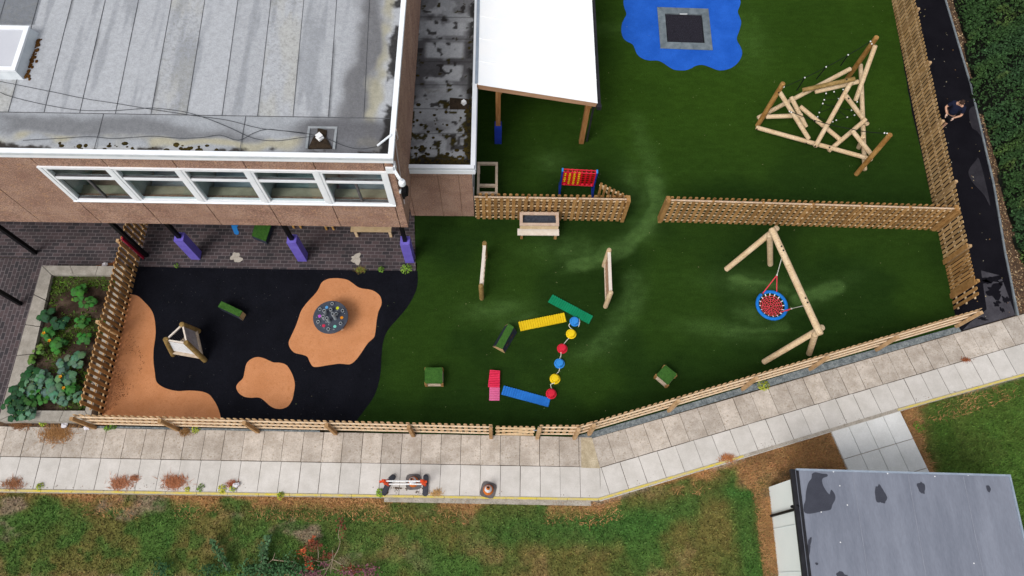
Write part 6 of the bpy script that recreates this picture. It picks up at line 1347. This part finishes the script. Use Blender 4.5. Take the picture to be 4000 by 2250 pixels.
def branch(lb, paths, leaves, cols, name='fallen_branch', seed=1, n=60, sz=.035, r0=.012):
    p0 = ZS(*paths[0][0], LZ_); t = thing(name, lb, 'branch' if name == 'fallen_branch' else 'plant', Vector((p0.x, p0.y, -.1))); rg = np.random.default_rng(seed)
    for path in paths:
        pts = curve_pts([ZS(x, y, LZ_+.05*sin(i*1.7)) for i, (x, y) in enumerate(path)], 4); b = MB(); N = len(pts); b.tube(pts, [r0*(1-.65*i/N) for i in range(N)], 6); b.build('twig', twig_m, t)
    C, K_ = [], []
    for (x, y, rx, ry, cnt, ci) in leaves:
        for k in range(cnt): q = ZS(x+rg.normal(0, rx), y+rg.normal(0, ry), LZ_+rg.uniform(-.12, .14)); C.append(q); K_.append(np.array(cols[ci])*rg.uniform(.65, 1.3))
    if C: C = np.array([tuple(c) for c in C]); leaf_cloud('leaves', C, np.tile([0, 0, 1.0], (len(C), 1)), np.array(K_), sz, t, t.location, seed)
rd, pu, og, gg = K(120, 66, 50), K(128, 82, 92), K(190, 96, 60), K(70, 104, 66)
branch('bare forked branch with dark red leaves lying at the bottom of the lawn', [[(2000, 340), (2003, 440), (1985, 530), (1980, 600)], [(2003, 440), (1950, 540), (1900, 630)], [(2003, 440), (2060, 340), (2085, 240), (2065, 180), (2090, 60), (2130, 10)], [(2003, 445), (2080, 490), (2150, 540), (2250, 570), (2350, 585)], [(2000, 440), (1900, 475), (1780, 450)], [(1950, 540), (1860, 565), (1780, 580)], [(2000, 540), (2060, 560), (2130, 585)], [(1840, 450), (1842, 370), (1830, 300)]],
       [(1770, 230, 18, 18, 30, 2), (1790, 285, 50, 30, 110, 0), (1660, 360, 30, 18, 40, 2), (1740, 450, 40, 20, 60, 0), (1740, 520, 35, 25, 60, 2), (1760, 600, 70, 22, 170, 1), (1950, 400, 40, 22, 50, 0), (2410, 570, 50, 35, 150, 1), (2220, 560, 60, 25, 70, 0), (2100, 60, 22, 45, 60, 0), (2180, 600, 70, 18, 80, 1), (1900, 500, 30, 20, 25, 1)], [rd, pu, og], seed=3)
branch('grey bent twig lying among green shoots at the bottom of the lawn', [[(1335, 630), (1362, 598), (1300, 540), (1262, 510), (1330, 445), (1358, 370)], [(1330, 447), (1450, 462), (1570, 470)]], [(1500, 440, 60, 45, 60, 0)], [gg], seed=4, r0=.016)
branch('leafy green shoot leaning left at the bottom of the lawn', [[(830, 560), (760, 450), (690, 330), (660, 250)]], [(660+170*f, 250+290*f, 22, 18, 26, 0) for f in np.linspace(0, 1, 8)], [gg], 'green_shoot', 5, sz=.05)
branch('leafy green shoot standing upright right of the leaning one', [[(1180, 600), (1210, 450), (1230, 330), (1290, 210)]], [(1195+80*f, 560-350*f, 24, 18, 24, 0) for f in np.linspace(0, 1, 9)], [K(78, 110, 74)], 'green_shoot', 6, sz=.05)
branch('broad leafy green bush at the bottom edge of the lawn', [[(1500, 620), (1450, 560), (1400, 540)], [(1500, 620), (1560, 540), (1600, 480)]], [(1420, 570, 110, 40, 240, 0), (1600, 560, 110, 40, 200, 0), (1090, 560, 70, 50, 150, 0), (1290, 580, 70, 40, 110, 0)], [K(62, 98, 60)], 'green_shoot', 7, sz=.05)
branch('low dark green shoot at the bottom edge left of the leaning shoot', [[(600, 610), (620, 540), (640, 500)]], [(620, 560, 60, 40, 120, 0), (80, 560, 50, 50, 110, 0)], [K(52, 88, 52)], 'green_shoot', 8, sz=.045)
def litter(lb, p, r, seed):
    rg = random.Random(seed); b = MB(); c = Vector((p.x, p.y, p.z+r*.35))
    b.ball(c, (r, r*.8, r*.4), 9, 6); b.v = [tuple(Vector(v)+Vector((rg.uniform(-.3, .3)*r, rg.uniform(-.3, .3)*r, rg.uniform(-.15, .15)*r))) for v in b.v]; tag(b.build('crumpled_tissue', paper_m, None, p, smooth=False), lb, 'tissue', 'crumpled tissues')
litter('white tissue on the dried grass below the middle of the bed wall', ZE(557, 155, .06), .1, 1); litter('white tissue beside the lower left fence post', ZE(748, 178, .06), .09, 2); litter('white tissue on the kerb between yellow weeds', ZE(2022, 668, .05), .1, 3); litter('white tissue among leaves above the planting bed', ZA(905, 75, .03), .09, 4)
def scatter(name, n, poly, cols, seed, z, size=.03, dens=None):
    R = np.random.default_rng(seed); xs_, ys2 = [p[0] for p in poly], [p[1] for p in poly]; X, Y = R.uniform(min(xs_), max(xs_), n), R.uniform(min(ys2), max(ys2), n); k = inside([(p[0], p[1]) for p in poly], X, Y)
    if dens is not None: k &= R.random(n) < dens(X, Y)
    X, Y = X[k], Y[k]; c = np.array(cols)[R.integers(0, len(cols), len(X))]*R.uniform(.7, 1.2, (len(X), 1)); C = np.stack([X, Y, np.full(len(X), z)+R.uniform(0, .012, len(X))], 1)
    o = leaf_cloud(name, C, np.tile([0, 0, 3.0], (len(X), 1)), c, size, None, (0, 0, 0), seed); tag(o, kind='stuff'); return o
lc = [K(196, 180, 130), K(170, 130, 84), K(214, 206, 180)]
scatter('fallen_leaves', 90, [(p.x, p.y) for p in tar_w[:7]]+[(G(3680, -40).x, G(3680, -40).y), (EDGE[2].x, EDGE[2].y), (EDGE[4].x, EDGE[4].y)], lc, 31, .02, .022)
scatter('fallen_leaves', 5200, [(p.x, p.y) for p in EDGE]+[(EDGE[4].x+1.2, EDGE[4].y-.3), (EDGE[4].x+1.6, EDGE[4].y+1.6)]+[(p.x+.75, p.y) for p in reversed(EDGE[:4])], [K(140, 108, 80), K(180, 150, 112), K(110, 80, 58), K(200, 176, 140)], 32, .012, .03)
scatter('fallen_leaves', 480, [(p.x, p.y) for p in TURF[:12]]+[(-.5, 20), (-.5, 11.5), (-3, 9)], [K(150, 160, 110), K(170, 160, 120), K(120, 140, 80)], 33, .014, .014)
scatter('fallen_leaves', 900, [(p.x, p.y) for p in (ZA(820, 88), ZA(975, 60), ZA(1010, 30), ZA(1000, 92))], [K(110, 66, 40), K(140, 88, 54)], 34, .02, .03)
scatter('fallen_leaves', 700, [(p.x, p.y) for p in (ZR(120, 540), ZR(170, 400), ZR(400, 380), ZR(520, 380), ZR(660, 400), ZR(700, 420), ZR(890, 430), ZR(1000, 380), ZR(1120, 540))], [K(84, 66, 52), K(112, 90, 72)], 35, .035, .018, lambda X, Y: ss(vn(X, Y, 4, 450), .45, .6))
scatter('soil_crumbs', 900, [(p.x, p.y) for p in (ZA(1010, 880), ZA(1120, 640), ZA(1250, 900), ZA(1120, 1250), ZA(930, 1330))], [K(70, 40, 26), K(100, 58, 36)], 36, .021, .014, lambda X, Y: ss(vn(X, Y, 2.5, 451), .42, .7))

kin = [(p.x+n1.x*.02, p.y+.06) for p in (k_pts[0], k_pts[1], k_pts[2])]
scatter('path_dirt', 16000, [(p[0], p[1]+.03) for p in kin]+[(p[0], p[1]+.26) for p in reversed(kin)], [K(84, 64, 48), K(116, 88, 64), K(140, 96, 64)], 37, .03, .016, lambda X, Y: ss(vn(X, Y, 2.6, 460, 4)-.9*line_dist(X, Y, kin), .42, .6))
top_e = [M0-u1*2+n1*.9, BA, M2+u2*1+n2*.9]
scatter('path_dirt', 9000, [(p.x, p.y-.14) for p in top_e]+[(p.x, p.y+.06) for p in reversed(top_e)], [K(96, 80, 64), K(126, 106, 84), K(88, 92, 60)], 38, .03, .014, lambda X, Y: ss(vn(X, Y, 2.2, 470, 4), .46, .64))
scatter('fallen_leaves', 260, [ZA(1340, 120), ZA(3000, 130), ZB(1050, 700), ZB(900, 1380), ZA(2000, 1400), ZA(1380, 1000)], [K(120, 120, 124), K(160, 156, 150)], 39, .021, .008)
